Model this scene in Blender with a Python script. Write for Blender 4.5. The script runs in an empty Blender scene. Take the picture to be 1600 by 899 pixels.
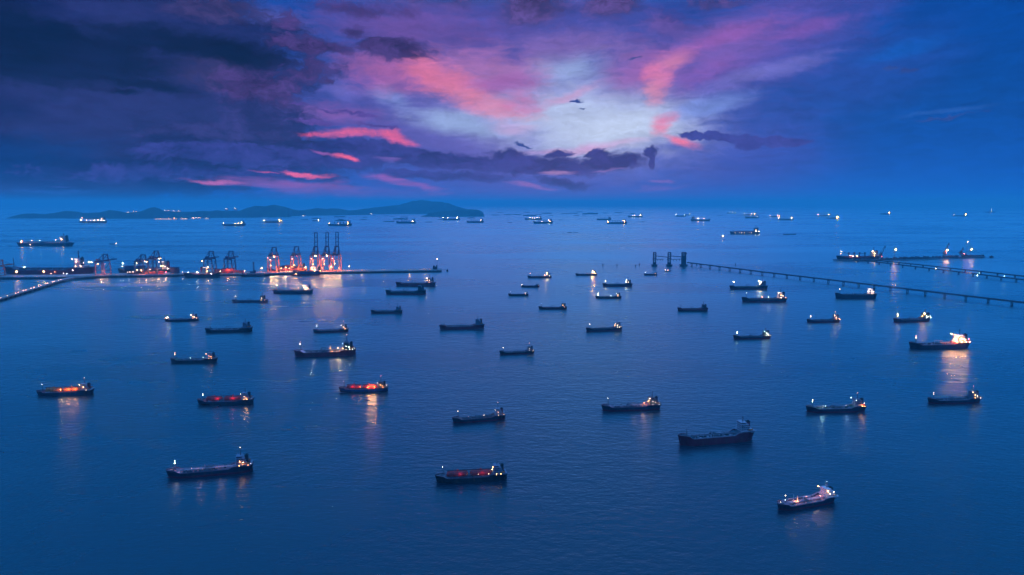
import bpy, bmesh, math, random
from mathutils import Vector, Matrix

# ------------------------------------------------------------------ camera
scene = bpy.context.scene
COL = scene.collection
W_PX, H_PX, F_PX = 1600.0, 899.0, 1067.0
CAM_H = 240.0
HORIZON_Y = 318.0
PITCH = math.atan((H_PX / 2 - HORIZON_Y) / F_PX)

cam_data = bpy.data.cameras.new("camera")
cam_data.sensor_width = 36.0
cam_data.lens = 36.0 * F_PX / W_PX
cam_data.clip_start = 1.0
cam_data.clip_end = 400000.0
cam = bpy.data.objects.new("camera", cam_data)
COL.objects.link(cam)
cam.location = (0, 0, CAM_H)
cam.rotation_euler = (math.radians(90) - PITCH, 0, 0)
scene.camera = cam


def ray(px, py):
    """direction in world space of a point seen in the photograph"""
    x = (px - W_PX / 2) / F_PX
    z = -(py - H_PX / 2) / F_PX
    c, s = math.cos(PITCH), math.sin(PITCH)
    return Vector((x, c + z * s, -s + z * c))


def sea_at(px, py, z=0.0):
    d = ray(px, py)
    t = (z - CAM_H) / d.z
    return Vector((d.x * t, d.y * t, z))


def azel(px, py):
    d = ray(px, py)
    return math.degrees(math.atan2(d.x, d.y)), math.degrees(math.atan2(d.z, math.hypot(d.x, d.y)))


def srgb(r, g, b):
    def f(c):
        c /= 255.0
        return c / 12.92 if c <= 0.04045 else ((c + 0.055) / 1.055) ** 2.4
    return (f(r), f(g), f(b), 1.0)


# ------------------------------------------------------------------ dusk sky
world = bpy.data.worlds.new("World")
scene.world = world
world.use_nodes = True
world.cycles.sampling_method = 'MANUAL'
world.cycles.sample_map_resolution = 256
NT = world.node_tree
NT.nodes.clear()


def nd(kind, **kw):
    n = NT.nodes.new(kind)
    for k, v in kw.items():
        setattr(n, k, v)
    return n


def setin(sock, v):
    if isinstance(v, bpy.types.NodeSocket):
        NT.links.new(v, sock)
    else:
        sock.default_value = v


def m(op, a, b=None, c=None, clamp=False):
    n = nd('ShaderNodeMath', operation=op, use_clamp=clamp)
    setin(n.inputs[0], a)
    if b is not None:
        setin(n.inputs[1], b)
    if c is not None:
        setin(n.inputs[2], c)
    return n.outputs[0]


def comb(x, y, z=0.0):
    n = nd('ShaderNodeCombineXYZ')
    setin(n.inputs[0], x); setin(n.inputs[1], y); setin(n.inputs[2], z)
    return n.outputs[0]


def mixc(fac, a, b):
    n = nd('ShaderNodeMix', data_type='RGBA')
    n.clamp_factor = True
    setin(n.inputs[0], fac); setin(n.inputs[6], a); setin(n.inputs[7], b)
    return n.outputs[2]


def smooth(v, lo, hi, a=0.0, b=1.0):
    n = nd('ShaderNodeMapRange', interpolation_type='SMOOTHSTEP')
    setin(n.inputs[0], v)
    n.inputs[1].default_value = lo; n.inputs[2].default_value = hi
    n.inputs[3].default_value = a; n.inputs[4].default_value = b
    return n.outputs[0]


def noise(vec, scale, detail=5, rough=0.55, sx=1.0, sy=1.0, seed=0.0, distortion=0.0):
    mp = nd('ShaderNodeMapping')
    setin(mp.inputs[0], vec)
    mp.inputs[1].default_value = (seed * 7.3, seed * 3.1, seed)
    mp.inputs[3].default_value = (sx, sy, 1)
    n = nd('ShaderNodeTexNoise')
    setin(n.inputs['Vector'], mp.outputs[0])
    n.inputs['Scale'].default_value = scale
    n.inputs['Detail'].default_value = detail
    n.inputs['Roughness'].default_value = rough
    n.inputs['Distortion'].default_value = distortion
    return n.outputs['Fac']


tc = nd('ShaderNodeTexCoord')
sep = nd('ShaderNodeSeparateXYZ')
NT.links.new(tc.outputs['Generated'], sep.inputs[0])
DX, DY, DZ = sep.outputs
AZ = m('MULTIPLY', m('ARCTAN2', DX, DY), 57.29578)
EL = m('MULTIPLY', m('ARCSINE', DZ), 57.29578)
P0 = comb(AZ, EL)
# clouds drift: the coordinates are warped by two octaves of noise
def warp(vec, amp, scale, sx=0.5, seed=1.0, detail=4):
    a = m('MULTIPLY', m('SUBTRACT', noise(vec, scale, detail, 0.55, sx, 1, seed), 0.5), amp * 2.0)
    b = m('MULTIPLY', m('SUBTRACT', noise(vec, scale, detail, 0.55, sx, 1, seed + 5), 0.5), amp)
    v = nd('ShaderNodeVectorMath', operation='ADD')
    NT.links.new(vec, v.inputs[0])
    NT.links.new(comb(a, b), v.inputs[1])
    return v.outputs[0]

PS = warp(P0, 1.5, 0.14, 0.5, 1.0, 4)        # soft warp for high veils
PV = warp(PS, 0.95, 0.75, 0.6, 14.0, 5)      # veils: soft but uneven
PD = warp(warp(PS, 1.2, 0.5, 0.6, 3.0, 5), 0.75, 1.9, 0.75, 9.0, 5)   # stronger, finer warp for low clouds


def blob(vec, px, py, rx, ry, rot=0.0, lo=1.0, hi=0.0):
    """soft ellipse centred where the cloud stands in the sky; radii in photo pixels"""
    a, e = azel(px, py)
    k = math.degrees(1.0 / F_PX) * (math.cos(math.radians(a)) ** 2 if abs(a) < 60 else 1)
    ke = math.degrees(1.0 / F_PX) * math.cos(math.radians(a))
    mp = nd('ShaderNodeMapping', vector_type='TEXTURE')
    setin(mp.inputs[0], vec)
    mp.inputs[1].default_value = (a, e, 0)
    mp.inputs[2].default_value = (0, 0, math.radians(rot))
    mp.inputs[3].default_value = (rx * k, ry * ke, 1)
    ln = nd('ShaderNodeVectorMath', operation='LENGTH')
    NT.links.new(mp.outputs[0], ln.inputs[0])
    return smooth(ln.outputs['Value'], lo, hi)


N_FINE = m('ADD', m('MULTIPLY', noise(PS, 0.42, 5, 0.6, 0.5, 1.2, 2.0), 0.42), m('ADD', m('MULTIPLY', noise(PD, 1.5, 6, 0.68, 0.45, 1.5, 12.0), 0.34), m('MULTIPLY', noise(PV, 1.0, 6, 0.66, 0.16, 2.2, 15.0), 0.26)))        # streaky fine texture
N_BIG = noise(PS, 0.13, 8, 0.62, 0.6, 1.5, 4.0)
N_PUFF = m('ADD', m('MULTIPLY', noise(PD, 0.62, 5, 0.6, 0.6, 1.1, 6.0), 0.68), m('MULTIPLY', noise(PD, 2.1, 6, 0.68, 0.7, 1.1, 11.0), 0.34))
STREAK = noise(PS, 0.8, 7, 0.62, 0.16, 1.7, 8.0)

# vertical gradient; unseen sky above the frame over-brightened to light sea, haze and ships
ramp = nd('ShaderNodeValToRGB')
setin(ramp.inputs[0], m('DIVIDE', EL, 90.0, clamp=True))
els = ramp.color_ramp.elements
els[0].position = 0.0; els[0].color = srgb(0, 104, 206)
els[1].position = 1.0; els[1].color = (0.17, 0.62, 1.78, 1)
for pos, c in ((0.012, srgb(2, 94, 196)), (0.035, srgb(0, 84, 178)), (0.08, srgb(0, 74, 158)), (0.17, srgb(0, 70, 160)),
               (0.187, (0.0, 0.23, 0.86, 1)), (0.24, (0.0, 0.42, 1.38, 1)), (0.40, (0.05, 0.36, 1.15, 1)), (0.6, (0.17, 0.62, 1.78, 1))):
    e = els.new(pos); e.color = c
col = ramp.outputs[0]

# veils: (px, py, rx, ry, rot, colour, strength, erosion)
def after(vec):
    """the same coordinates, but evaluated after the sky built so far (keeps the shader's working set small)"""
    n = nd('ShaderNodeVectorMath', operation='MULTIPLY_ADD')
    NT.links.new(col, n.inputs[0])
    n.inputs[1].default_value = (1e-6, 1e-6, 0)
    NT.links.new(vec, n.inputs[2])
    return n.outputs[0]


def veil(rows, tex, k=1.0):
    global col
    for (px, py, rx, ry, rot, c, s, er) in rows:
        f = blob(after(PV), px, py, rx, ry, rot)
        f = m('ADD', f, m('MULTIPLY', m('MULTIPLY', m('SUBTRACT', tex, 0.52), er * 2.6), m('MULTIPLY', f, 4.0, clamp=True)))
        f = m('MULTIPLY', smooth(f, 0.0, 1.15), s * k, clamp=True)
        col = mixc(f, col, srgb(*c))


veil([
    (760, 330, 700, 75, 0, (50, 84, 182), 0.8, 0.3),
    (800, 150, 600, 280, 0, (96, 84, 172), 0.95, 0.3),
    (1150, 240, 260, 110, 0, (54, 80, 176), 0.9, 0.3),
    (1180, 70, 320, 120, 22, (92, 82, 174), 0.9, 0.5),
    (1120, 80, 170, 80, 10, (122, 94, 180), 0.8, 0.6),
    (1330, 110, 260, 110, 10, (46, 78, 170), 0.5, 0.5),
    (880, 185, 380, 120, -6, (140, 146, 214), 1.0, 0.4),
    (885, 110, 110, 50, 6, (150, 172, 224), 0.95, 0.7),
    (915, 188, 270, 84, -2, (180, 196, 234), 1.15, 0.5),
    (960, 203, 200, 52, 4, (194, 210, 240), 1.1, 0.5),
    (720, 192, 150, 32, -10, (150, 174, 222), 0.95, 0.7),
    (612, 152, 60, 26, -16, (120, 140, 210), 0.9, 0.8),
    (535, 142, 60, 24, -10, (106, 104, 192), 0.9, 0.8),
    (700, 222, 120, 26, -18, (92, 92, 178), 0.8, 0.6),
    (1190, 116, 170, 22, 14, (118, 116, 200), 0.8, 0.7),
    (1115, 166, 120, 24, 12, (116, 144, 220), 0.85, 0.7),
    (430, 40, 90, 46, -12, (94, 96, 186), 1.0, 0.8),
    (1400, 78, 120, 20, 12, (0, 98, 200), 0.6, 0.8),
    (1490, 172, 150, 7, 4, (40, 96, 182), 0.6, 0.9),
], N_FINE)

# pink light caught by the high cloud
veil([
    (650, 40, 260, 60, 0, (112, 78, 156), 0.85, 0.8),
    (890, 70, 170, 40, 2, (132, 104, 176), 0.8, 0.8),
    (620, 112, 160, 56, -4, (176, 100, 164), 0.95, 0.9),
    (760, 110, 170, 66, -8, (178, 114, 174), 0.85, 1.0),
    (690, 128, 100, 46, -14, (226, 120, 158), 0.85, 1.2),
    (760, 162, 120, 28, -16, (224, 130, 164), 0.85, 1.2),
    (790, 128, 90, 22, 4, (158, 92, 172), 0.8, 1.0),
    (650, 112, 50, 30, 0, (222, 118, 158), 0.7, 1.1),
    (885, 150, 90, 12, 18, (202, 156, 204), 0.8, 1.0),
    (815, 160, 50, 30, 0, (196, 110, 174), 0.8, 1.0),
    (980, 100, 80, 60, 14, (136, 108, 184), 0.8, 0.9),
    (1010, 110, 120, 50, 22, (158, 100, 178), 0.85, 0.8),
    (1048, 98, 62, 28, 26, (218, 132, 172), 0.85, 1.1),
    (1020, 116, 30, 20, 20, (222, 120, 172), 0.8, 0.9),
    (1026, 142, 30, 38, -24, (224, 136, 168), 0.85, 1.1),
    (1036, 122, 34, 24, 0, (214, 122, 174), 0.9, 1.0),
    (1100, 118, 90, 30, 20, (140, 90, 176), 0.7, 0.9),
    (1130, 58, 150, 26, 14, (152, 92, 178), 0.8, 0.9),
    (1250, 44, 120, 20, 10, (134, 84, 172), 0.6, 0.9),
    (1028, 200, 22, 30, -24, (230, 126, 164), 1.0, 1.0),
    (1045, 186, 34, 14, 20, (214, 130, 176), 0.9, 0.9),
    (1064, 222, 52, 13, -16, (238, 122, 160), 1.2, 0.6),
    (960, 222, 110, 12, 4, (206, 170, 216), 0.8, 0.9),
    (890, 232, 130, 10, 2, (204, 154, 206), 0.8, 0.9),
    (800, 200, 60, 16, -8, (210, 160, 206), 0.6, 0.9),
    (520, 176, 140, 26, -4, (134, 90, 170), 0.85, 1.0),
    (430, 100, 26, 14, 0, (170, 100, 178), 0.9, 0.8),
    (545, 208, 118, 12, 2, (236, 100, 148), 1.05, 1.3),
    (470, 207, 50, 7, 4, (244, 92, 138), 1.1, 1.2),
    (622, 214, 50, 15, -18, (236, 100, 150), 1.1, 0.9),
], N_FINE, 0.86)


# dark cloud banks: density field eroded by noise so that the edges billow
def bank(blobs, colour, colour2, er, lo, hi, vec=PD, tex=N_PUFF):
    global col
    dens = None
    vec = after(vec)
    for (px, py, rx, ry, rot, s) in blobs:
        f = m('MULTIPLY', blob(vec, px, py, rx, ry, rot), s)
        dens = f if dens is None else m('MAXIMUM', dens, f)
    d = m('ADD', dens, m('MULTIPLY', m('MULTIPLY', m('SUBTRACT', N_PUFF, 0.5), er * 1.9), m('MULTIPLY', dens, 5.0, clamp=True)))
    a = smooth(d, lo, hi)
    cc = mixc(smooth(tex, 0.36, 0.66), srgb(*colour), srgb(*colour2))
    col = mixc(a, col, cc)


# violet grey masses over the centre
bank([(840, 2, 110, 56, 0, 1.0), (700, -14, 380, 40, 0, 0.75), (960, 6, 90, 44, -4, 0.95), (1120, 2, 130, 18, 0, 0.7)],
     (54, 50, 104), (96, 78, 152), 0.95, 0.14, 0.9)
bank([(1045, 36, 70, 44, -10, 0.9), (1000, 66, 50, 20, 0, 0.6), (715, 60, 110, 20, -4, 0.6), (660, 44, 90, 16, 0, 0.45)],
     (70, 64, 142), (96, 80, 160), 0.9, 0.16, 0.95)
# big bank filling the left of the sky
bank([(120, 250, 760, 110, 0, 0.9), (190, 60, 500, 140, -4, 1.0), (40, 140, 560, 220, 0, 1.1), (330, 190, 250, 90, 0, 1.0),
      (420, 234, 330, 40, 0, 0.8)],
     (16, 36, 92), (40, 52, 116), 0.8, 0.08, 0.5, PD, N_BIG)
bank([(340, 10, 150, 40, 0, 0.9), (340, 120, 120, 50, 0, 0.8), (430, 40, 10, 30, 0, 0.4)],
     (40, 44, 98), (66, 60, 116), 0.8, 0.15, 0.9)
bank([(610, 76, 112, 30, -4, 1.15), (545, 50, 50, 20, 0, 0.8), (480, 74, 130, 22, -2, 1.0), (480, 108, 60, 30, 0, 0.75), (400, 140, 110, 56, 0, 0.95),
      (510, 128, 20, 16, 0, 0.7), (445, 30, 40, 26, 0, 0.5), (560, 14, 160, 18, 0, 0.6)],
     (38, 36, 88), (76, 60, 128), 1.35, 0.16, 0.82)
bank([(60, 84, 400, 84, 2, 1.15), (300, 74, 260, 34, -6, 1.1), (-60, 60, 300, 130, 0, 1.1), (200, 128, 180, 16, -6, 0.9), (180, 140, 60, 10, -4, 0.8)],
     (0, 24, 60), (14, 34, 80), 0.8, 0.12, 0.85, PD, N_BIG)
bank([(-20, 245, 380, 80, 0, 1.0), (60, 230, 260, 50, 0, 0.8)],
     (0, 42, 102), (10, 52, 118), 0.6, 0.2, 0.95, PS, N_BIG)
bank([(400, 180, 90, 44, 0, 1.0), (340, 205, 230, 24, 0, 0.9), (330, 152, 90, 14, 0, 0.7)],
     (32, 44, 104), (54, 58, 126), 0.9, 0.2, 0.7)
bank([(565, 178, 70, 5, -8, 0.9), (520, 172, 60, 4, -10, 0.7), (600, 197, 70, 5, -5, 0.9), (500, 190, 70, 9, -3, 0.8), (470, 160, 40, 6, -8, 0.6)],
     (66, 58, 138), (92, 72, 158), 0.8, 0.25, 0.75)
# the long dark shelf above the horizon
bank([(430, 246, 330, 28, -1, 1.1), (560, 236, 150, 30, -2, 1.2), (700, 250, 190, 22, -5, 1.2), (830, 256, 170, 26, -2, 1.2), (950, 252, 90, 20, 2, 1.1),
      (880, 286, 80, 14, -10, 0.9), (300, 272, 440, 24, 0, 0.8), (700, 276, 240, 14, -2, 0.7), (1010, 240, 20, 14, 0, 1.1), (1014, 250, 10, 20, 0, 1.0), (935, 240, 50, 14, 0, 1.0), (870, 240, 40, 12, 0, 0.9), (790, 238, 60, 14, 0, 0.9)],
     (28, 44, 114), (54, 62, 144), 1.15, 0.18, 0.68)
# light breaking through under the shelf
veil([
    (542, 249, 34, 6, -8, (244, 100, 142), 1.3, 0.7),
    (508, 241, 40, 4, -14, (150, 90, 170), 0.9, 0.9),
    (608, 250, 34, 6, 0, (118, 92, 178), 0.9, 0.9),
    (475, 274, 80, 6, -4, (240, 100, 150), 1.3, 0.9),
    (410, 272, 40, 3, 0, (226, 96, 150), 1.0, 0.9),
    (345, 289, 80, 6, -4, (214, 110, 172), 1.1, 0.9),
    (480, 294, 210, 18, -2, (150, 88, 172), 1.1, 0.9),
    (645, 291, 100, 11, -12, (168, 92, 178), 1.1, 1.0),
    (560, 304, 280, 14, 0, (98, 82, 174), 0.7, 0.8),
    (874, 267, 44, 7, 0, (176, 132, 190), 1.1, 1.1),
    (945, 264, 50, 3, 4, (134, 110, 186), 0.9, 1.1),
    (830, 290, 60, 7, -4, (150, 108, 190), 0.9, 0.9),
    (1020, 290, 70, 6, 6, (104, 92, 184), 0.8, 0.8), (1030, 278, 26, 4, 0, (128, 102, 188), 0.7, 0.8),
    (90, 298, 170, 7, 0, (48, 88, 174), 0.8, 0.8), (100, 288, 30, 3, -4, (58, 78, 160), 0.8, 0.8),
], STREAK)
# slate blue strips on the right
bank([(1115, 213, 90, 10, -2, 1.5), (1200, 218, 100, 10, -2, 1.5), (1130, 262, 120, 5, 0, 0.5), (1190, 240, 90, 5, 0, 0.4)],
     (46, 60, 144), (60, 72, 160), 0.7, 0.25, 0.7)
bank([(1415, 109, 36, 9, 0, 0.9), (1385, 108, 20, 6, 0, 0.8), (1500, 180, 150, 7, 4, 0.6), (902, 160, 22, 4, 0, 0.9),
      (912, 170, 12, 2.6, 0, 0.8), (822, 223, 26, 4, -8, 0.9), (998, 94, 26, 5, 14, 0.6), (1075, 302, 14, 16, 0, 0.5)],
     (34, 62, 136), (44, 76, 154), 0.8, 0.3, 0.75)

# fine streaky relief over all of it
rel = m('ADD', m('MULTIPLY', noise(after(PD), 1.1, 8, 0.7, 0.30, 1.5, 21.0), 0.6), m('MULTIPLY', N_PUFF, 0.4))
relm = nd('ShaderNodeVectorMath', operation='SCALE')
NT.links.new(col, relm.inputs[0])
NT.links.new(m('ADD', 1.0, m('MULTIPLY', m('MULTIPLY', m('SUBTRACT', rel, 0.5), 1.25), smooth(EL, 0.5, 3.0))), relm.inputs['Scale'])
col = relm.outputs[0]

# a little physical twilight under it all
sky = nd('ShaderNodeTexSky', sky_type='NISHITA')
sky.sun_disc = False
sky.sun_elevation = math.radians(1.0)
sky.sun_rotation = math.radians(6.0)
addn = nd('ShaderNodeMix', data_type='RGBA', blend_type='ADD')
addn.inputs[0].default_value = 0.002
NT.links.new(col, addn.inputs[6]); NT.links.new(sky.outputs[0], addn.inputs[7])
# the far hemisphere behind the viewer is the gradient alone, its top brightened too
bg = nd('ShaderNodeBackground')
NT.links.new(addn.outputs[2], bg.inputs[0])
bg.inputs[1].default_value = 1.0
outw = nd('ShaderNodeOutputWorld')
NT.links.new(bg.outputs[0], outw.inputs[0])

sun_d = bpy.data.lights.new("sun", 'SUN')
sun_d.energy = 0.012
sun_d.angle = math.radians(30)
sun_d.color = (1.0, 0.72, 0.8)
sun = bpy.data.objects.new("sun", sun_d)
COL.objects.link(sun)
_sd = Vector((math.sin(math.radians(6)), math.cos(math.radians(6)), math.tan(math.radians(12)))).normalized()
sun.rotation_euler = _sd.to_track_quat('Z', 'Y').to_euler()

scene.view_settings.view_transform = 'Standard'
scene.view_settings.look = 'None'
scene.view_settings.exposure = 0.0
scene.view_settings.gamma = 1.0
scene.view_settings.use_curve_mapping = False
scene.render.engine = 'CYCLES'
scene.cycles.use_denoising = True
scene.cycles.adaptive_threshold = 0.02
scene.cycles.max_bounces = 4
scene.cycles.diffuse_bounces = 2
scene.cycles.glossy_bounces = 2
scene.cycles.volume_bounces = 0
scene.cycles.caustics_reflective = False
scene.cycles.caustics_refractive = False


# ------------------------------------------------------------------ materials
MATS = {}


def mat(name, color, rough=0.6, var=0.25, scale=0.4, emit=None, strength=0.0, metal=0.0, rust=0.0):
    if name in MATS:
        return MATS[name]
    ma = bpy.data.materials.new(name)
    ma.use_nodes = True
    nt = ma.node_tree
    b = nt.nodes['Principled BSDF']
    b.inputs['Roughness'].default_value = rough
    b.inputs['Metallic'].default_value = metal
    c = tuple(color[:3]) + (1.0,)
    if emit is not None:
        b.inputs['Base Color'].default_value = c
        b.inputs['Emission Color'].default_value = tuple(emit[:3]) + (1.0,)
        b.inputs['Emission Strength'].default_value = strength
    else:
        t = nt.nodes.new('ShaderNodeTexCoord')
        n = nt.nodes.new('ShaderNodeTexNoise')
        n.inputs['Scale'].default_value = scale
        n.inputs['Detail'].default_value = 5
        nt.links.new(t.outputs['Object'], n.inputs['Vector'])
        mp = nt.nodes.new('ShaderNodeMapRange')
        mp.inputs[1].default_value = 0.3; mp.inputs[2].default_value = 0.7
        mp.inputs[3].default_value = 1 - var; mp.inputs[4].default_value = 1 + var
        nt.links.new(n.outputs['Fac'], mp.inputs[0])
        mx = nt.nodes.new('ShaderNodeVectorMath'); mx.operation = 'SCALE'
        mx.inputs[0].default_value = c[:3]
        nt.links.new(mp.outputs[0], mx.inputs['Scale'])
        src = mx.outputs[0]
        if rust > 0:
            n2 = nt.nodes.new('ShaderNodeTexNoise')
            n2.inputs['Scale'].default_value = 1.0
            n2.inputs['Detail'].default_value = 4
            m2 = nt.nodes.new('ShaderNodeMapping')
            m2.inputs[3].default_value = (0.5, 0.5, 0.12)
            nt.links.new(t.outputs['Object'], m2.inputs[0])
            nt.links.new(m2.outputs[0], n2.inputs['Vector'])
            r2 = nt.nodes.new('ShaderNodeMapRange')
            r2.inputs[1].default_value = 0.52; r2.inputs[2].default_value = 0.72
            r2.inputs[3].default_value = 0; r2.inputs[4].default_value = rust
            nt.links.new(n2.outputs['Fac'], r2.inputs[0])
            mm = nt.nodes.new('ShaderNodeMix'); mm.data_type = 'RGBA'
            nt.links.new(r2.outputs[0], mm.inputs[0])
            nt.links.new(src, mm.inputs[6])
            mm.inputs[7].default_value = (0.16, 0.07, 0.04, 1)
            src = mm.outputs[2]
        nt.links.new(src, b.inputs['Base Color'])
    MATS[name] = ma
    return ma


def link_mesh(name, bm, material, parent=None, smooth_faces=False):
    me = bpy.data.meshes.new(name)
    bm.normal_update()
    bm.to_mesh(me)
    bm.free()
    mats = material if isinstance(material, (list, tuple)) else [material]
    for x in mats:
        me.materials.append(x)
    if smooth_faces:
        for p in me.polygons:
            p.use_smooth = True
    o = bpy.data.objects.new(name, me)
    COL.objects.link(o)
    if parent is not None:
        o.parent = parent
    return o


# ------------------------------------------------------------------ the sea
def make_sea():
    bm = bmesh.new()
    # concentric rings, denser near the viewer
    rings = [0, 200, 600, 1500, 4000, 10000, 25000, 60000]
    seg = 96
    prev = None
    for r in rings:
        if r == 0:
            cur = [bm.verts.new((0, 0, 0))]
        else:
            cur = [bm.verts.new((r * math.cos(2 * math.pi * i / seg), r * math.sin(2 * math.pi * i / seg), 0)) for i in range(seg)]
        if prev is not None:
            for i in range(seg):
                j = (i + 1) % seg
                if len(prev) == 1:
                    bm.faces.new((prev[0], cur[i], cur[j]))
                else:
                    bm.faces.new((prev[i], cur[i], cur[j], prev[j]))
        prev = cur
    ma = bpy.data.materials.new("sea_water")
    ma.use_nodes = True
    nt = ma.node_tree
    nt.nodes.clear()
    body = nt.nodes.new('ShaderNodeBsdfDiffuse')
    body.inputs['Color'].default_value = (0.0, 0.013, 0.026, 1)
    gloss = nt.nodes.new('ShaderNodeBsdfGlossy')
    gloss.distribution = 'GGX'
    gloss.inputs['Color'].default_value = (0.72, 1.0, 1.0, 1)
    # a wind-roughened sea never becomes a perfect mirror: the Fresnel term is capped
    fres = nt.nodes.new('ShaderNodeFresnel')
    fres.inputs['IOR'].default_value = 1.333
    cap = nt.nodes.new('ShaderNodeMapRange')
    cap.inputs[1].default_value = 0.0; cap.inputs[2].default_value = 0.75
    cap.inputs[3].default_value = 0.02; cap.inputs[4].default_value = 0.92
    nt.links.new(fres.outputs[0], cap.inputs[0])
    mixs = nt.nodes.new('ShaderNodeMixShader')
    nt.links.new(cap.outputs[0], mixs.inputs[0])
    nt.links.new(body.outputs[0], mixs.inputs[1]); nt.links.new(gloss.outputs[0], mixs.inputs[2])
    outm = nt.nodes.new('ShaderNodeOutputMaterial')
    nt.links.new(mixs.outputs[0], outm.inputs['Surface'])
    geo = nt.nodes.new('ShaderNodeNewGeometry')

    def nz(scale, sx, sy, rot, detail, rough=0.5):
        mp = nt.nodes.new('ShaderNodeMapping')
        mp.inputs[2].default_value = (0, 0, math.radians(rot))
        mp.inputs[3].default_value = (sx, sy, 1)
        nt.links.new(geo.outputs['Position'], mp.inputs[0])
        n = nt.nodes.new('ShaderNodeTexNoise')
        n.inputs['Scale'].default_value = scale
        n.inputs['Detail'].default_value = detail
        n.inputs['Roughness'].default_value = rough
        nt.links.new(mp.outputs[0], n.inputs['Vector'])
        return n.outputs['Fac']
    ripples = nz(0.16, 0.55, 1.0, 8, 4, 0.6)
    swell = nz(0.045, 0.6, 1.0, -14, 3)
    add = nt.nodes.new('ShaderNodeMath'); add.operation = 'MULTIPLY_ADD'
    nt.links.new(swell, add.inputs[0]); add.inputs[1].default_value = 0.9
    nt.links.new(ripples, add.inputs[2])
    bump = nt.nodes.new('ShaderNodeBump')
    bump.inputs['Strength'].default_value = 1.0
    bump.inputs['Distance'].default_value = 1.15
    nt.links.new(add.outputs[0], bump.inputs['Height'])
    nt.links.new(bump.outputs[0], gloss.inputs['Normal'])
    nt.links.new(bump.outputs[0], fres.inputs['Normal'])
    # wind lanes: broad patches where the surface is rougher or calmer
    lanes = nz(0.0022, 0.35, 1.0, 6, 5, 0.6)
    rr = nt.nodes.new('ShaderNodeMapRange')
    rr.inputs[1].default_value = 0.35; rr.inputs[2].default_value = 0.65
    rr.inputs[3].default_value = 0.24; rr.inputs[4].default_value = 0.33
    nt.links.new(lanes, rr.inputs[0])
    nt.links.new(rr.outputs[0], gloss.inputs['Roughness'])
    o = link_mesh("sea", bm, ma)
    o['kind'] = 'structure'
    return o


sea = make_sea()


# ------------------------------------------------------------------ haze
def make_haze():
    bm = bmesh.new()
    bmesh.ops.create_cube(bm, size=1.0)
    for v in bm.verts:
        v.co = Vector((v.co.x * 124000, v.co.y * 124000, -1 if v.co.z < 0 else 440))
    ma = bpy.data.materials.new("haze_air")
    ma.use_nodes = True
    nt = ma.node_tree
    nt.nodes.clear()
    v = nt.nodes.new('ShaderNodeVolumePrincipled')
    v.inputs['Color'].default_value = (0.25, 0.88, 1.0, 1)
    v.inputs['Density'].default_value = 6.0e-5
    v.inputs['Anisotropy'].default_value = 0.0
    out = nt.nodes.new('ShaderNodeOutputMaterial')
    nt.links.new(v.outputs[0], out.inputs['Volume'])
    o = link_mesh("haze", bm, ma)
    o['kind'] = 'stuff'
    return o


haze = make_haze()


# ------------------------------------------------------------------ mesh builder
class MB:
    def __init__(self):
        self.bm = bmesh.new()

    def quad8(self, pts, mi=0):
        v = [self.bm.verts.new(p) for p in pts]
        for f in ((0, 3, 2, 1), (4, 5, 6, 7), (0, 1, 5, 4), (1, 2, 6, 5), (2, 3, 7, 6), (3, 0, 4, 7)):
            self.bm.faces.new([v[i] for i in f]).material_index = mi
        return self

    def box(self, cx, cy, cz, sx, sy, sz, mi=0, tx=1.0, ty=1.0, shift=0.0):
        """box with its bottom at cz; the top may be narrower (tx, ty) and shifted along x"""
        a, b = sx / 2, sy / 2
        self.quad8([(cx - a, cy - b, cz), (cx + a, cy - b, cz), (cx + a, cy + b, cz), (cx - a, cy + b, cz),
                    (cx - a * tx + shift, cy - b * ty, cz + sz), (cx + a * tx + shift, cy - b * ty, cz + sz),
                    (cx + a * tx + shift, cy + b * ty, cz + sz), (cx - a * tx + shift, cy + b * ty, cz + sz)], mi)
        return self

    def bar(self, p0, p1, w, h=None, mi=0):
        """square bar between two points"""
        p0, p1 = Vector(p0), Vector(p1)
        h = h or w
        d = (p1 - p0)
        if d.length < 1e-6:
            return self
        d.normalize()
        up = Vector((0, 0, 1)) if abs(d.z) < 0.95 else Vector((1, 0, 0))
        s = d.cross(up).normalized()
        u = s.cross(d).normalized()
        s = s * (w / 2); u = u * (h / 2)
        self.quad8([p0 - s - u, p0 + s - u, p0 + s + u, p0 - s + u,
                    p1 - s - u, p1 + s - u, p1 + s + u, p1 - s + u], mi)
        return self

    def tube(self, p0, p1, r, seg=8, r1=None, mi=0, dome=False):
        p0, p1 = Vector(p0), Vector(p1)
        r1 = r if r1 is None else r1
        d = (p1 - p0).normalized()
        up = Vector((0, 0, 1)) if abs(d.z) < 0.95 else Vector((1, 0, 0))
        s = d.cross(up).normalized()
        u = s.cross(d).normalized()
        stations = [(p0, r), (p1, r1)]
        if dome:
            stations = [(p0 - d * r * 0.62, r * 0.30), (p0 - d * r * 0.42, r * 0.72), (p0, r),
                        (p1, r1), (p1 + d * r1 * 0.42, r1 * 0.72), (p1 + d * r1 * 0.62, r1 * 0.30)]
        rings = []
        for c, rr in stations:
            rings.append([self.bm.verts.new(c + (s * math.cos(2 * math.pi * i / seg) + u * math.sin(2 * math.pi * i / seg)) * rr) for i in range(seg)])
        for a, b in zip(rings, rings[1:]):
            for i in range(seg):
                j = (i + 1) % seg
                self.bm.faces.new((a[i], a[j], b[j], b[i])).material_index = mi
        self.bm.faces.new(list(reversed(rings[0]))).material_index = mi
        self.bm.faces.new(rings[-1]).material_index = mi
        return self

    def build(self, name, material, parent=None, smooth_faces=False, label=None):
        o = link_mesh(name, self.bm, material, parent, smooth_faces)
        if label:
            o['label'] = label
        return o


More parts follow.
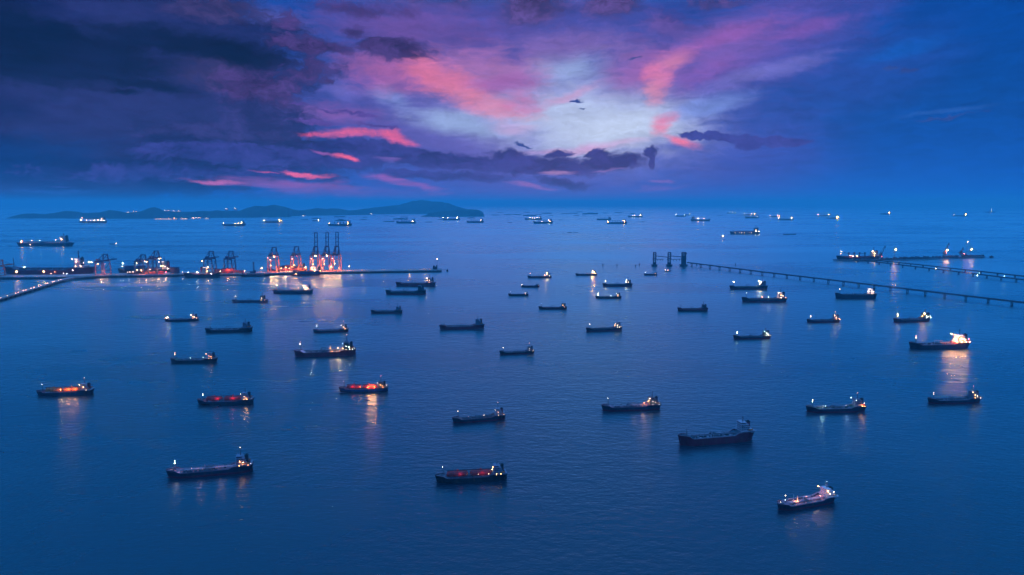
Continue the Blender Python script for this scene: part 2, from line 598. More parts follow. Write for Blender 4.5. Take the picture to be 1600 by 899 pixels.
def empty(name, loc, rz, label, cat, group=None):
    o = bpy.data.objects.new(name, None)
    COL.objects.link(o)
    o.location = loc
    o.rotation_euler = (0, 0, rz)
    o.empty_display_size = 5
    o['label'] = label
    o['category'] = cat
    if group:
        o['group'] = group
    return o


def tag(o, label, cat, group=None):
    o['label'] = label
    o['category'] = cat
    if group:
        o['group'] = group
    return o


LAMPC = {'white': (1.0, 0.72, 0.50), 'cool': (0.72, 1.0, 0.86), 'orange': (1.0, 0.36, 0.10), 'amber': (1.0, 0.50, 0.16),
         'pink': (1.0, 0.42, 0.26), 'red': (1.0, 0.16, 0.22), 'blue': (0.75, 0.88, 1.0)}
LAMP_MESH = {}


def lamp(parent, pos, colour, r, L, name='lamp'):
    """a round lamp; its glowing glass is the light source itself"""
    r *= 0.56
    L *= 0.36
    Lq = round(L, -1) if L > 20 else round(L)
    key = (colour, Lq, round(r, 2))
    if key not in LAMP_MESH:
        bm = bmesh.new()
        bmesh.ops.create_icosphere(bm, subdivisions=1, radius=r)
        me = bpy.data.meshes.new('lamp')
        bm.to_mesh(me); bm.free()
        me.materials.append(mat('lamp_glass_%s_%g' % (colour, Lq), (0.8, 0.8, 0.8), emit=LAMPC[colour], strength=Lq))
        LAMP_MESH[key] = me
    o = bpy.data.objects.new(name, LAMP_MESH[key])
    COL.objects.link(o)
    o.location = pos
    o.parent = parent
    return o


def ss(a, b, x):
    t = max(0.0, min(1.0, (x - a) / (b - a)))
    return t * t * (3 - 2 * t)


def interp(tab, t):
    for (a, va), (b, vb) in zip(tab, tab[1:]):
        if t <= b:
            return va + (vb - va) * (t - a) / (b - a)
    return tab[-1][1]


W_DECK = [(-0.5, 0.62), (-0.485, 0.80), (-0.45, 0.93), (-0.38, 1.0), (0.30, 1.0), (0.36, 0.95), (0.42, 0.76), (0.46, 0.48), (0.485, 0.24), (0.5, 0.03)]
W_WATER = [(-0.5, 0.18), (-0.46, 0.45), (-0.40, 0.82), (-0.30, 1.0), (0.24, 1.0), (0.34, 0.84), (0.42, 0.46), (0.46, 0.20), (0.485, 0.07), (0.5, 0.01)]
STATIONS = [-0.5, -0.492, -0.48, -0.46, -0.43, -0.38, -0.31, -0.28, -0.26, -0.24, -0.22, -0.1, 0.05, 0.2, 0.28, 0.32, 0.35, 0.365, 0.38, 0.40, 0.43, 0.46, 0.48, 0.492, 0.5]


class Hull:
    def __init__(s, L, B, D, fc, poop, boot=0.35, bulb=True, flat=False):
        s.L, s.B, s.D, s.fc, s.poop, s.boot, s.bulb, s.flat = L, B, D, fc, poop, boot, bulb, flat

    def z(s, t):
        return s.D + s.fc * ss(0.33, 0.385, t) + s.poop * ss(0.21, 0.275, -t) + 0.16 * s.D * ss(0.30, 0.5, t) + 0.08 * s.D * ss(0.3, 0.5, -t)

    def x(s, t, q):
        """q: 0 at the waterline, 1 at the deck; the stem rakes forward"""
        return t * s.L - (1 - q) * 0.030 * s.L * ss(0.38, 0.5, t) + (1 - q) * 0.02 * s.L * ss(0.46, 0.5, -t)

    def hb(s, t, q):
        a, b = interp(W_WATER, t), interp(W_DECK, t)
        return (a + (b - a) * q ** 1.5) * s.B / 2

    def bottom(s, t):
        return -1.2 + (s.D * 0.42 + 1.2) * ss(0.44, 0.5, -t)

    def build(s, hullmat, bootmat, deckmat, root):
        mb = MB(); bm = mb.bm
        rows = []
        for t in STATIONS:
            zt, zb = s.z(t), s.bottom(t)
            zboot = max(zb + 0.05, s.boot * s.D)
            levels = [zb, (zb + zboot) / 2, zboot, (zboot + zt) / 2, zt - 0.001]
            pr, sb = [], []
            for z in levels:
                q = max(0.0, min(1.0, z / zt))
                x, h = s.x(t, q), s.hb(t, q)
                pr.append(bm.verts.new((x, h, z)))
                sb.append(bm.verts.new((x, -h, z)))
            rows.append((pr, sb))
        for (p0, s0), (p1, s1) in zip(rows, rows[1:]):
            for k in range(4):
                mi = 1 if k < 2 else 0
                bm.faces.new((p0[k], p0[k + 1], p1[k + 1], p1[k])).material_index = mi
                bm.faces.new((s0[k], s1[k], s1[k + 1], s0[k + 1])).material_index = mi
            bm.faces.new((p0[0], p1[0], s1[0], s0[0])).material_index = 1
        for k in range(4):
            mi = 1 if k < 2 else 0
            a, b = rows[0]
            bm.faces.new((a[k], b[k], b[k + 1], a[k + 1])).material_index = mi
        if s.bulb:
            r = 0.016 * s.L
            mb.tube((s.L * 0.455, 0, -r * 0.25), (s.L * 0.487, 0, -r * 0.25), r, 10, r * 0.7, 1, True)
        h = mb.build('hull', [hullmat, bootmat], root)
        # deck, sunk behind the bulwark
        mb = MB(); bm = mb.bm
        prev = None
        for t in STATIONS[1:-1]:
            raised = max(ss(0.34, 0.385, t), ss(0.22, 0.275, -t))
            z = s.z(t) - 0.12 - 0.85 * raised
            hb = s.hb(t, 0.97) * 0.985
            c = [bm.verts.new((s.x(t, 1), y, z + cam)) for y, cam in ((-hb, 0), (0, 0.25), (hb, 0))]
            if prev:
                bm.faces.new((prev[0], c[0], c[1], prev[1]))
                bm.faces.new((prev[1], c[1], c[2], prev[2]))
            prev = c
        mb.build('deck', deckmat, root)
        return h


def place(x0, y0, x1, y1, B_ratio=0.16, ang=None):
    """bow at photo point 0 and stern at photo point 1 on the near waterline -> centre, heading, length"""
    if ang is not None or (y0 + y1) / 2 < 500:
        y = max(y0, y1)
        a, b = sea_at(x0, y), sea_at(x1, y)
        rot = math.radians(ang or 0)
        d = (b - a)
        L = d.length / max(0.5, math.cos(rot))
        c = (a + b) / 2
        head = math.atan2(-d.y, -d.x) + rot
    else:
        a, b = sea_at(x0, y0), sea_at(x1, y1)
        d = a - b
        L = d.length
        c = (a + b) / 2
        head = math.atan2(d.y, d.x)
    # the given line is the near side of the hull
    away = Vector((c.x, c.y, 0)).normalized()
    c = c + away * (L * B_ratio * 0.42)
    return Vector((c.x, c.y, 0)), head, L


COLS = {
    'navy': (0.012, 0.016, 0.035), 'black': (0.010, 0.011, 0.016), 'maroon': (0.17, 0.012, 0.03), 'blue': (0.015, 0.04, 0.11),
    'teal': (0.02, 0.06, 0.08), 'grey': (0.09, 0.10, 0.12), 'green': (0.03, 0.12, 0.07), 'red': (0.52, 0.022, 0.022),
    'redbrown': (0.24, 0.035, 0.04), 'pinkgrey': (0.40, 0.17, 0.19), 'bluegrey': (0.20, 0.20, 0.24), 'cream': (0.62, 0.56, 0.48),
    'white': (0.74, 0.60, 0.60), 'dim': (0.22, 0.25, 0.30), 'orange': (0.62, 0.16, 0.03), 'brown': (0.25, 0.09, 0.07),
    'dark': (0.03, 0.035, 0.05), 'palegrey': (0.44, 0.34, 0.36),
}


def paint(c, kind='paint'):
    if kind == 'hull':
        return mat('hull_paint_' + c, COLS[c], 0.45, 0.35, 0.12, rust=0.55)
    if kind == 'deck':
        return mat('deck_paint_' + c, COLS[c], 0.75, 0.45, 0.35, rust=0.35)
    return mat('paint_' + c, COLS[c], 0.5, 0.18, 0.3, rust=0.15)


GLASS = mat('dark_window_glass', (0.02, 0.025, 0.035), 0.15, 0.1)
LIT = mat('lit_window_glass', (0.8, 0.8, 0.8), emit=(1.0, 0.66, 0.38), strength=2.2)
LITW = mat('lit_window_white', (0.8, 0.8, 0.8), emit=(1.0, 0.82, 0.6), strength=2.6)
STEEL = mat('weathered_steel', (0.11, 0.11, 0.12), 0.55, 0.3, 0.5, rust=0.3)
SOOT = mat('sooty_black', (0.012, 0.012, 0.014), 0.7, 0.2)
BOATO = mat('lifeboat_orange', (0.60, 0.13, 0.03), 0.5, 0.15)


def ship(name, label, cat, px, kind='tanker', hull='navy', boot='maroon', deck='redbrown', house='dim', funnel='navy',
         lamps=(), windows='dark', D=0.068, fc=0.026, poop=0.026, B=0.155, tiers=4, detail=2, tank='red', group=None,
         ang=None, hx=-0.305, mastk=1.0, fm=0.385, posts=(), boots=0.42, seed=0, lscale=1.0, stacks=None, hw=0.115, floods=()):
    c, head, L = place(*px, B_ratio=B, ang=ang)
    root = empty(name, c, head, label, cat, group)
    rnd = random.Random(seed + int(px[0] * 7 + px[1]))
    Bm = B * L
    H = Hull(L, Bm, D * L, fc * L, poop * L, boots, bulb=detail > 0)
    H.build(paint(hull, 'hull'), paint(boot, 'hull'), paint(deck, 'deck'), root)
    dz = H.D - 0.1
    pz = H.z(-0.36) - 0.9
    fz = H.z(0.40) - 0.9
    u = L / 100.0
    hm = paint(house)
    dist = c.length
    th = 2.75 * u * 0.92
    # ---- accommodation block
    hxf = hx * L
    hl = hw * L
    spots = {}
    wmat = {'dark': GLASS, 'lit': LIT, 'white': LITW}[windows]
    z = pz
    mb = MB()
    tier_info = []
    for i in range(tiers):
        wl = hl * (1.0 - 0.10 * i) + (0.05 * L if i == 0 else 0)
        ww = Bm * (0.90 if i == 0 else 0.74 - 0.05 * i)
        cx = hxf - wl / 2 - 0.002 * L * i
        mb.box(cx, 0, z, wl, ww, th * 0.88)
        mb.box(cx - 0.6 * u, 0, z + th * 0.86, wl + 3.0 * u, ww + 2.4 * u, th * 0.14)
        tier_info.append((cx, wl, ww, z))
        z += th
    blk = mb.build('accommodation_block', hm, root)
    if detail > 0:
        for i, (cx, wl, ww, zz) in enumerate(tier_info):
            wb = MB()
            n = max(3, int(wl / (2.6 * u)))
            for k in range(n):
                xx = cx - wl / 2 + (k + 0.7) * wl / (n + 0.4)
                if rnd.random() < (0.45 if windows != 'dark' else 1.0):
                    for sgn in (1, -1):
                        wb.box(xx, sgn * (ww / 2 + 0.03), zz + th * 0.36, 1.15 * u, 0.14, th * 0.34)
            m_ = max(3, int(ww / (2.8 * u)))
            for k in range(m_):
                yy = -ww / 2 + (k + 0.7) * ww / (m_ + 0.4)
                wb.box(cx + wl / 2 + 0.03, yy, zz + th * 0.36, 0.14, 1.15 * u, th * 0.34)
            wb.build('window_row', wmat, blk)
    # ---- bridge with wings
    bl = hl * 0.62
    bx = hxf - bl / 2 - 0.004 * L
    mb = MB()
    mb.box(bx, 0, z, bl, Bm * 0.62, th * 0.95)
    mb.box(bx + bl * 0.18, 0, z - th * 0.06, bl * 0.5, Bm * 1.0, th * 0.10)
    for sgn in (1, -1):
        mb.box(bx + bl * 0.40, sgn * Bm * 0.40, z, bl * 0.05, Bm * 0.19, th * 0.42)
        mb.box(bx + bl * 0.18, sgn * Bm * 0.495, z, bl * 0.5, 0.15, th * 0.42)
    mb.box(bx, 0, z + th * 0.95, bl * 1.08, Bm * 0.66, th * 0.10)
    br = mb.build('bridge', hm, root)
    wb = MB()
    wb.box(bx + bl / 2 + 0.04, 0, z + th * 0.42, 0.12, Bm * 0.57, th * 0.32)
    for sgn in (1, -1):
        wb.box(bx + bl * 0.06, sgn * (Bm * 0.31 + 0.04), z + th * 0.42, bl * 0.8, 0.12, th * 0.32)
    wb.build('window_band', GLASS if windows == 'dark' else wmat, br)
    zt = z + th * 1.05
    # ---- funnel
    fx = hxf - hl * 1.02
    fzb = pz + th * 1.0
    fh = (zt - fzb) * 0.92
    mb = MB()
    mb.box(fx, 0, fzb, hl * 0.42, Bm * 0.28, fh, tx=0.86, ty=0.86, shift=-0.3 * u)
    mb.box(fx, 0, pz, hl * 0.8, Bm * 0.5, th)
    fo = mb.build('funnel', paint(funnel), root)
    mb = MB()
    mb.box(fx - 0.3 * u, 0, fzb + fh, hl * 0.39, Bm * 0.26, 0.9 * u)
    for k in (-1, 0, 1):
        mb.tube((fx - 0.3 * u + k * hl * 0.07, 0, fzb + fh + 0.8 * u), (fx - 0.8 * u + k * hl * 0.07, 0, fzb + fh + 2.0 * u), 0.45 * u, 6)
    mb.build('funnel_cap', SOOT, fo)
    # ---- main mast
    mh = 0.085 * L * mastk
    mx = bx - bl * 0.15
    mb = MB()
    mb.tube((mx, 0, zt), (mx, 0, zt + mh), 0.62 * u, 6, 0.34 * u)
    mb.bar((mx, -2.3 * u, zt + mh * 0.62), (mx, 2.3 * u, zt + mh * 0.62), 0.45 * u)
    mb.bar((mx, -1.3 * u, zt + mh * 0.82), (mx, 1.3 * u, zt + mh * 0.82), 0.4 * u)
    mb.bar((mx - 1.6 * u, 0, zt), (mx, 0, zt + mh * 0.55), 0.2 * u)
    mm_ = mb.build('main_mast', STEEL, root)
    if detail > 0:
        mb = MB()
        mb.bar((mx + 0.5 * u, -1.7 * u, zt + mh * 0.45), (mx + 0.5 * u, 1.7 * u, zt + mh * 0.45), 0.35 * u, 0.5 * u)
        mb.build('radar', hm, mm_)
    # ---- foremast
    fmh = 0.105 * L * mastk
    fmx = fm * L
    mb = MB()
    mb.tube((fmx, 0, fz), (fmx, 0, fz + fmh), 0.5 * u, 6, 0.3 * u)
    mb.bar((fmx, -1.2 * u, fz + fmh * 0.72), (fmx, 1.2 * u, fz + fmh * 0.72), 0.2 * u)
    mb.bar((fmx - 2.2 * u, 0, fz), (fmx, 0, fz + fmh * 0.6), 0.18 * u)
    mb.build('foremast', STEEL, root)
    # ---- forecastle gear
    if detail > 0:
        mb = MB()
        for sgn in (1, -1):
            mb.tube((0.425 * L, sgn * 0.6 * u, fz + 1.0 * u), (0.425 * L, sgn * 3.4 * u, fz + 1.0 * u), 0.8 * u, 8)
            mb.box(0.405 * L, sgn * 2.2 * u, fz, 1.6 * u, 1.4 * u, 1.5 * u)
            mb.tube((0.455 * L, sgn * 1.5 * u, fz), (0.455 * L, sgn * 1.5 * u, fz + 0.9 * u), 0.35 * u, 6)
        mb.build('windlass', STEEL, root)
    # ---- cargo gear by kind
    x_a, x_b = hxf + 0.02 * L, 0.335 * L
    ln = x_b - x_a
    if kind == 'tanker':
        mb = MB()
        for y in ([-2.4, -1.6, -0.8, 0, 0.8, 1.6, 2.4] if detail > 1 else [-1.6, 0, 1.6]):
            mb.tube((x_a, y * u, dz + 1.3 * u), (x_b - rnd.random() * 0.1 * ln, y * u, dz + 1.3 * u), 0.34 * u, 6)
        k = x_a
        while k < x_b:
            mb.box(k, 0, dz, 0.35 * u, 6.0 * u, 1.1 * u)
            k += 0.045 * L
        mb.build('pipeline', paint('palegrey' if deck in ('bluegrey', 'pinkgrey') else 'dark'), root)
        mx0 = x_a + ln * 0.48
        mb = MB()
        for k in range(5):
            mb.tube((mx0 + (k - 2) * 1.5 * u, -Bm * 0.42, dz + 1.9 * u), (mx0 + (k - 2) * 1.5 * u, Bm * 0.42, dz + 1.9 * u), 0.3 * u, 6)
        for sgn in (1, -1):
            mb.box(mx0, sgn * Bm * 0.40, dz, 9 * u, 0.5 * u, 1.6 * u)
        mb.build('manifold', STEEL, root)
        mb = MB()
        mb.bar((x_a, 0.26 * Bm, dz + 2.5 * u), (x_b, 0.26 * Bm, dz + 2.5 * u), 0.9 * u, 0.2 * u)
        k = x_a
        while k < x_b:
            mb.box(k, 0.26 * Bm, dz, 0.25 * u, 0.25 * u, 2.4 * u)
            mb.box(k, 0.26 * Bm + 0.4 * u, dz + 2.6 * u, 0.12 * u, 0.12 * u, 1.0 * u)
            k += 0.05 * L
        mb.bar((x_a, 0.26 * Bm + 0.4 * u, dz + 3.5 * u), (x_b, 0.26 * Bm + 0.4 * u, dz + 3.5 * u), 0.12 * u)
        mb.build('catwalk', STEEL, root)
        if detail > 0:
            mb = MB()
            mb.tube((mx0 + 4 * u, 0, dz), (mx0 + 4 * u, 0, dz + 6.5 * u), 0.55 * u, 8)
            mb.bar((mx0 + 4 * u, 0, dz + 6.2 * u), (mx0 - 9 * u, 0, dz + 5.0 * u), 0.6 * u)
            mb.build('deck_crane', paint(house), root)
            for sgn in (1, -1):
                mb = MB()
                for k in range(7):
                    xx = x_a + (k + 0.6) * ln / 7.3
                    mb.tube((xx, sgn * Bm * 0.30, dz), (xx, sgn * Bm * 0.30, dz + 0.9 * u), 0.9 * u, 8)
                    mb.tube((xx + 3 * u, sgn * Bm * 0.18, dz), (xx + 3 * u, sgn * Bm * 0.18, dz + 2.4 * u), 0.18 * u, 5)
                mb.build('tank_hatches', paint(deck, 'deck'), root)
    elif kind == 'gas':
        nt_ = 2 if L < 1e9 else 3
        gap = 0.035 * L
        seg_l = (ln * 0.97 - gap) / nt_
        R = Bm * 0.33
        tm = mat('tank_paint_' + tank, COLS[tank], 0.5, 0.3, 0.3, rust=0.25)
        for k in range(nt_):
            xa = x_a + 0.02 * L + k * (seg_l + gap) + R * 0.4
            xb = xa + seg_l - R * 1.0
            mb = MB()
            mb.tube((xa, 0, dz + R * 0.62), (xb, 0, dz + R * 0.62), R, 20, dome=True)
            tk = mb.build('cargo_tank', tm, root, True)
            mb = MB()
            cxx = (xa + xb) / 2
            mb.tube((cxx, 0, dz + R * 1.4), (cxx, 0, dz + R * 1.62 + 1.6 * u), 1.5 * u, 8)
            mb.box(cxx, 0, dz + R * 1.64, 6 * u, 3.5 * u, 0.25 * u)
            mb.tube((cxx + 4 * u, 0, dz + R * 1.5), (cxx + 4 * u, 0, dz + R * 1.6 + 1.3 * u), 0.8 * u, 8)
            mb.build('tank_dome', tm, tk)
            mb = MB()
            for q in (0.0, 0.24, 0.5, 0.76, 1.0):
                xx = xa + (xb - xa) * q
                mb.tube((xx - 0.25 * u, 0, dz + R * 0.62), (xx + 0.25 * u, 0, dz + R * 0.62), R * 1.025, 20)
            mb.bar((xa, R * 0.75, dz + R * 1.35), (xb, R * 0.75, dz + R * 1.35), 0.35 * u)
            mb.bar((xa, R * 0.95, dz + R * 1.0), (xb, R * 0.95, dz + R * 1.0), 0.3 * u)
            mb.build('tank_frames', paint('maroon'), tk)
        mb = MB()
        for y in (-1.2, 0.0, 1.2):
            mb.tube((x_a, y * u, dz + R * 1.62 + 0.5 * u), (x_b, y * u, dz + R * 1.62 + 0.5 * u), 0.25 * u, 6)
        k = x_a
        while k < x_b:
            mb.box(k, 0, dz + R * 1.3, 0.3 * u, 3.4 * u, R * 0.32 + 0.3 * u)
            mb.box(k, Bm * 0.44, dz, 0.25 * u, 0.25 * u, 2.3 * u)
            k += 0.05 * L
        mb.bar((x_a, Bm * 0.44, dz + 2.3 * u), (x_b, Bm * 0.44, dz + 2.3 * u), 0.7 * u, 0.18 * u)
        mb.build('pipeline', paint('dark'), root)
        mb = MB()
        for k in range(6):
            mb.tube((x_a + ln * 0.46 + k * 1.4 * u, -Bm * 0.44, dz + 3.2 * u), (x_a + ln * 0.46 + k * 1.4 * u, Bm * 0.44, dz + 3.2 * u), 0.3 * u, 6)
        mb.build('manifold', STEEL, root)
    elif kind == 'bulk':
        n = 5
        seg_l = ln / n
        for k in range(n):
            mb = MB()
            mb.box(x_a + (k + 0.5) * seg_l, 0, dz, seg_l * 0.68, Bm * 0.52, 0.018 * L)
            mb.box(x_a + (k + 0.5) * seg_l, 0, dz + 0.018 * L, seg_l * 0.62, Bm * 0.48, 0.006 * L)
            mb.build('hatch_cover', paint(deck, 'deck'), root)
        if posts != 'none':
            for k in range(1, n):
                xx = x_a + k * seg_l
                hh = 0.085 * L
                mb = MB()
                mb.tube((xx, 0, dz), (xx, 0, dz + hh), 0.012 * L, 8)
                mb.box(xx, 0, dz + hh, 0.03 * L, 0.028 * L, 0.025 * L)
                jib = rnd.choice([0.10, 0.13, 0.05])
                mb.bar((xx, 0, dz + hh), (xx + seg_l * 0.95, 0, dz + hh * 0.8 + jib * 0.3 * L), 0.008 * L)
                mb.build('cargo_crane', paint('dark'), root)
    elif kind == 'container':
        n = 6 if stacks is None else len(stacks)
        seg_l = ln / n
        for k in range(n):
            hgt = (0.10 if stacks is None else stacks[k]) * L * (1 if stacks is None else 1)
            if hgt <= 0:
                continue
            mb = MB()
            rows_ = max(2, int(hgt / (2.6 * max(1, dist / 1500))))
            ch = hgt / rows_
            for r_ in range(rows_):
                off = rnd.random() < 0.2 and r_ == rows_ - 1
                mb.box(x_a + (k + 0.5) * seg_l, 0, dz + r_ * ch, seg_l * 0.9 * (0.55 if off else 1), Bm * 0.9, ch * 0.96, mi=rnd.choice([0, 1, 2]))
            mb.build('container_stack', [paint('navy'), paint('redbrown'), paint('blue')], root)
    if isinstance(posts, (list, tuple)):
        for (t, hgt, colr) in posts:
            mb = MB()
            mb.tube((t * L, 0, dz), (t * L, 0, dz + hgt * L), 0.5 * u, 6, 0.3 * u)
            mb.bar((t * L, -1.5 * u, dz + hgt * L * 0.9), (t * L, 1.5 * u, dz + hgt * L * 0.9), 0.2 * u)
            mb.build('vent_mast', paint(colr), root)
    # ---- small fittings
    if detail > 1:
        mb = MB()
        for k in range(26):
            xx = x_a + 0.03 * L + (ln - 0.06 * L) * rnd.random()
            yy = rnd.choice([-0.36, -0.22, 0.14, 0.34, 0.40]) * Bm + rnd.uniform(-0.6, 0.6) * u
            if kind == 'gas':
                yy = rnd.choice([-0.43, 0.43]) * Bm
            if rnd.random() < 0.6:
                mb.box(xx, yy, dz, rnd.uniform(1.2, 3.4) * u, rnd.uniform(1.0, 1.8) * u, rnd.uniform(0.8, 2.2) * u)
            else:
                mb.tube((xx, yy, dz), (xx, yy, dz + rnd.uniform(1.5, 3.4) * u), 0.45 * u, 6)
        # a low platform ties the lockers and vents together
        for sgn in (-1, 1):
            mb.box((x_a + x_b) / 2, sgn * 0.43 * Bm, dz, ln * 0.94, 0.5 * u, 0.35 * u)
        mb.build('deck_lockers', paint('dark' if deck in ('pinkgrey', 'palegrey', 'grey', 'bluegrey', 'brown') else 'palegrey'), root)
        for sgn in (1, -1):
            mb = MB()
            pts = [(H.x(t, 1), sgn * H.hb(t, 1) * 1.003, H.z(t) - 0.12 * u) for t in [-0.492, -0.48, -0.46, -0.43, -0.38, -0.31, -0.28, -0.26, -0.24, -0.22, -0.1, 0.05, 0.2, 0.28, 0.32, 0.35, 0.365, 0.38, 0.40, 0.43, 0.46, 0.48, 0.492]]
            for a, b in zip(pts, pts[1:]):
                mb.bar(a, b, 0.32 * u, 0.42 * u)
            mb.build('gunwale', paint('pinkgrey'), root)
        mb = MB()
        mb.box(-0.44 * L, 0, pz, 0.07 * L, Bm * 0.46, th * 0.8)
        mb.box(-0.445 * L, 0, pz + th * 0.8, 0.05 * L, Bm * 0.36, 0.2 * u)
        for sgn in (-1, 1):
            mb.tube((-0.468 * L, sgn * 2.4 * u, pz + 0.8 * u), (-0.468 * L, sgn * 4.6 * u, pz + 0.8 * u), 0.7 * u, 8)
            mb.tube((hxf - hl * 0.2, sgn * Bm * 0.24, zt - th), (hxf - hl * 0.2, sgn * Bm * 0.24, zt + 1.2 * u), 0.5 * u, 6)
        mb.build('poop_house', hm, root)
        for sgn in (1, -1):
            mb = MB()
            lx = hxf - hl * 1.1
            mb.tube((lx - 2.4 * u, sgn * Bm * 0.41, pz + th + 1.3 * u), (lx + 2.4 * u, sgn * Bm * 0.41, pz + th + 1.3 * u), 1.05 * u, 8, dome=True)
            lb = mb.build('lifeboat', BOATO, root, True)
            mb = MB()
            for k in (-1, 1):
                mb.bar((lx + k * 2.2 * u, sgn * Bm * 0.33, pz + th), (lx + k * 2.2 * u, sgn * Bm * 0.41, pz + th + 3.2 * u), 0.25 * u)
            mb.build('davit', STEEL, lb)
        for sgn in (1, -1):
            mb = MB()
            pts = [(H.x(t, 1), sgn * H.hb(t, 1) * 0.985, H.z(t)) for t in [-0.49, -0.46, -0.42, -0.36, -0.30, -0.27, -0.24, -0.2, -0.1, 0.0, 0.1, 0.2, 0.3, 0.33]]
            for a, b in zip(pts, pts[1:]):
                mb.bar((a[0], a[1], a[2] + 1.0), (b[0], b[1], b[2] + 1.0), 0.11)
                mb.bar((a[0], a[1], a[2] + 0.5), (b[0], b[1], b[2] + 0.5), 0.08)
                mb.bar((a[0], a[1], a[2]), (a[0], a[1], a[2] + 1.0), 0.12)
            mb.build('railing', hm, root)
        mb = MB()
        mb.tube((0.455 * L, 0.09 * Bm, fz - 1.2 * u), (0.515 * L, 0.12 * Bm, -0.5), 0.16, 5)
        mb.build('anchor_chain', STEEL, root)
    if detail > 0:
        mb = MB()
        mb.box(-0.482 * L, 0, -0.8, 0.022 * L, 0.006 * L, 0.42 * H.D + 1.6)
        mb.build('rudder', paint(boot, 'hull'), root)
    # ---- lamps
    spots = {
        'fore': (fmx + 0.6 * u, 0.6 * u, fz + fmh + 0.5 * u), 'fore2': (fmx + 0.8 * u, 0.8 * u, fz + fmh * 0.78), 'fore3': (fmx + 1.4 * u, 1.4 * u, fz + fmh * 0.5),
        'bowdeck': (0.44 * L, 0, fz + 2.5 * u),
        'mast': (mx, 0, zt + mh + 0.5 * u),
        'wingN': (hxf + 1.2 * u, Bm * 0.47, zt - th * 0.3), 'wingF': (hxf + 1.2 * u, -Bm * 0.47, zt - th * 0.3),
        'front': (hxf + 1.5 * u, Bm * 0.1, dz + 3.2 * th), 'frontlow': (hxf + 1.5 * u, Bm * 0.25, dz + 2.0 * th),
        'mid': (hxf - hl * 0.4, Bm * 0.40, pz + 2.7 * th), 'mid2': (hxf - hl * 0.75, Bm * 0.40, pz + 2.1 * th),
        'side1': (hxf - hl * 0.35, Bm * 0.49, pz + 0.75 * th), 'side2': (hxf - hl * 0.85, Bm * 0.49, pz + 0.75 * th),
        'side3': (hxf - hl * 1.25, Bm * 0.48, pz + 0.75 * th),
        'stern': (-0.475 * L, Bm * 0.25, pz + 2.4 * u), 'funnelL': (fx + hl * 0.3, Bm * 0.2, fzb + fh * 0.55), 'aft': (fx - hl * 0.4, Bm * 0.1, fzb + th * 1.1),
        'deck1': (x_a + ln * 0.12, Bm * 0.2, dz + 5.5 * u), 'deck2': (x_a + ln * 0.32, Bm * 0.3, dz + 4.5 * u), 'deck3': (x_a + ln * 0.55, Bm * 0.3, dz + 4.5 * u),
        'deck4': (x_a + ln * 0.78, Bm * 0.3, dz + 4.5 * u), 'hullN': (x_a + ln * 0.8, Bm * 0.56, dz * 0.5),
        'tank1': (x_a + 0.05 * L, Bm * 0.47, dz + 4.2 * u), 'tank2': (x_a + 0.19 * L, Bm * 0.47, dz + 4.2 * u), 'tank3': (x_a + 0.36 * L, Bm * 0.47, dz + 4.2 * u),
    }
    rl = max(0.32, dist * 0.00042) * lscale
    for sp in lamps:
        nm_, colr, s_ = sp[0], sp[1], sp[2]
        p = spots[nm_] if isinstance(nm_, str) else (nm_[0] * L, nm_[1] * Bm, nm_[2] * L)
        k = sp[3] if len(sp) > 3 else 1.0
        lamp(root, p, colr, rl * k, s_)
    # floodlights and added glow lights that wash decks and tanks
    for (fx_, fy_, fz_, colr, P) in floods:
        ld = bpy.data.lights.new('floodlight', 'POINT')
        ld.energy = P
        ld.color = LAMPC[colr]
        ld.shadow_soft_size = 0.4
        fo_ = bpy.data.objects.new('floodlight', ld)
        COL.objects.link(fo_)
        fo_.parent = root
        fo_.location = (fx_ * L, fy_ * Bm, fz_ * L)
    return root


# ------------------------------------------------------------------ islands
def island(name, profile, base_y, depth_k, seed, rear=0.0):
    """profile: (px, py) of the ridge; base_y: the shoreline seen at a px"""
    rnd = random.Random(seed)
    bm = bmesh.new()
    n = 220
    x0, x1 = profile[0][0], profile[-1][0]
    rows = []
    from mathutils import noise as mn
    for i in range(n + 1):
        px = x0 + (x1 - x0) * i / n
        by = interp(base_y, px)
        s = sea_at(px, by)
        d = math.hypot(s.x, s.y)
        dirv = Vector((s.x / d, s.y / d, 0))
        ry = interp(profile, px)
        # ridge stands a way behind the shore
        off = max(250.0, depth_k * (by - ry) * d / F_PX)
        edge = min(1.0, min(i, n - i) / 6.0)
        dr = d + off * edge
        top = CAM_H + dr * ray(px, ry).z / math.hypot(*ray(px, ry).xy)
        top = max(0.0, top)
        row = []
        for (f, hh) in ((0.0, -2.0), (0.02, 0.0), (0.22, 0.24), (0.45, 0.50), (0.66, 0.74), (0.84, 0.92), (1.0, 1.0), (1.25, 0.9), (1.7, 0.5), (2.4, -0.02)):
            r = d + off * edge * f
            p = dirv * r
            z = -2.0 if hh == -2.0 else top * hh
            if 0.1 < hh < 0.95:
                z *= 1.0 + 0.38 * mn.fractal(Vector((p.x * 0.0011, p.y * 0.0008, seed)), 0.7, 2.0, 5)
                z = min(z, top * 0.97)
            if hh == 1.0:
                z *= 1.0 + 0.03 * mn.fractal(Vector((p.x * 0.006, p.y * 0.006, seed)), 0.7, 2.0, 4)
            row.append(bm.verts.new((p.x, p.y, z)))
        rows.append(row)
    for a, b in zip(rows, rows[1:]):
        for k in range(len(a) - 1):
            bm.faces.new((a[k], b[k], b[k + 1], a[k + 1]))
    o = link_mesh(name, bm, mat('wooded_hillside', (0.028, 0.045, 0.022), 0.9, 0.5, 0.004), None, True)
    o['kind'] = 'structure'
    return o


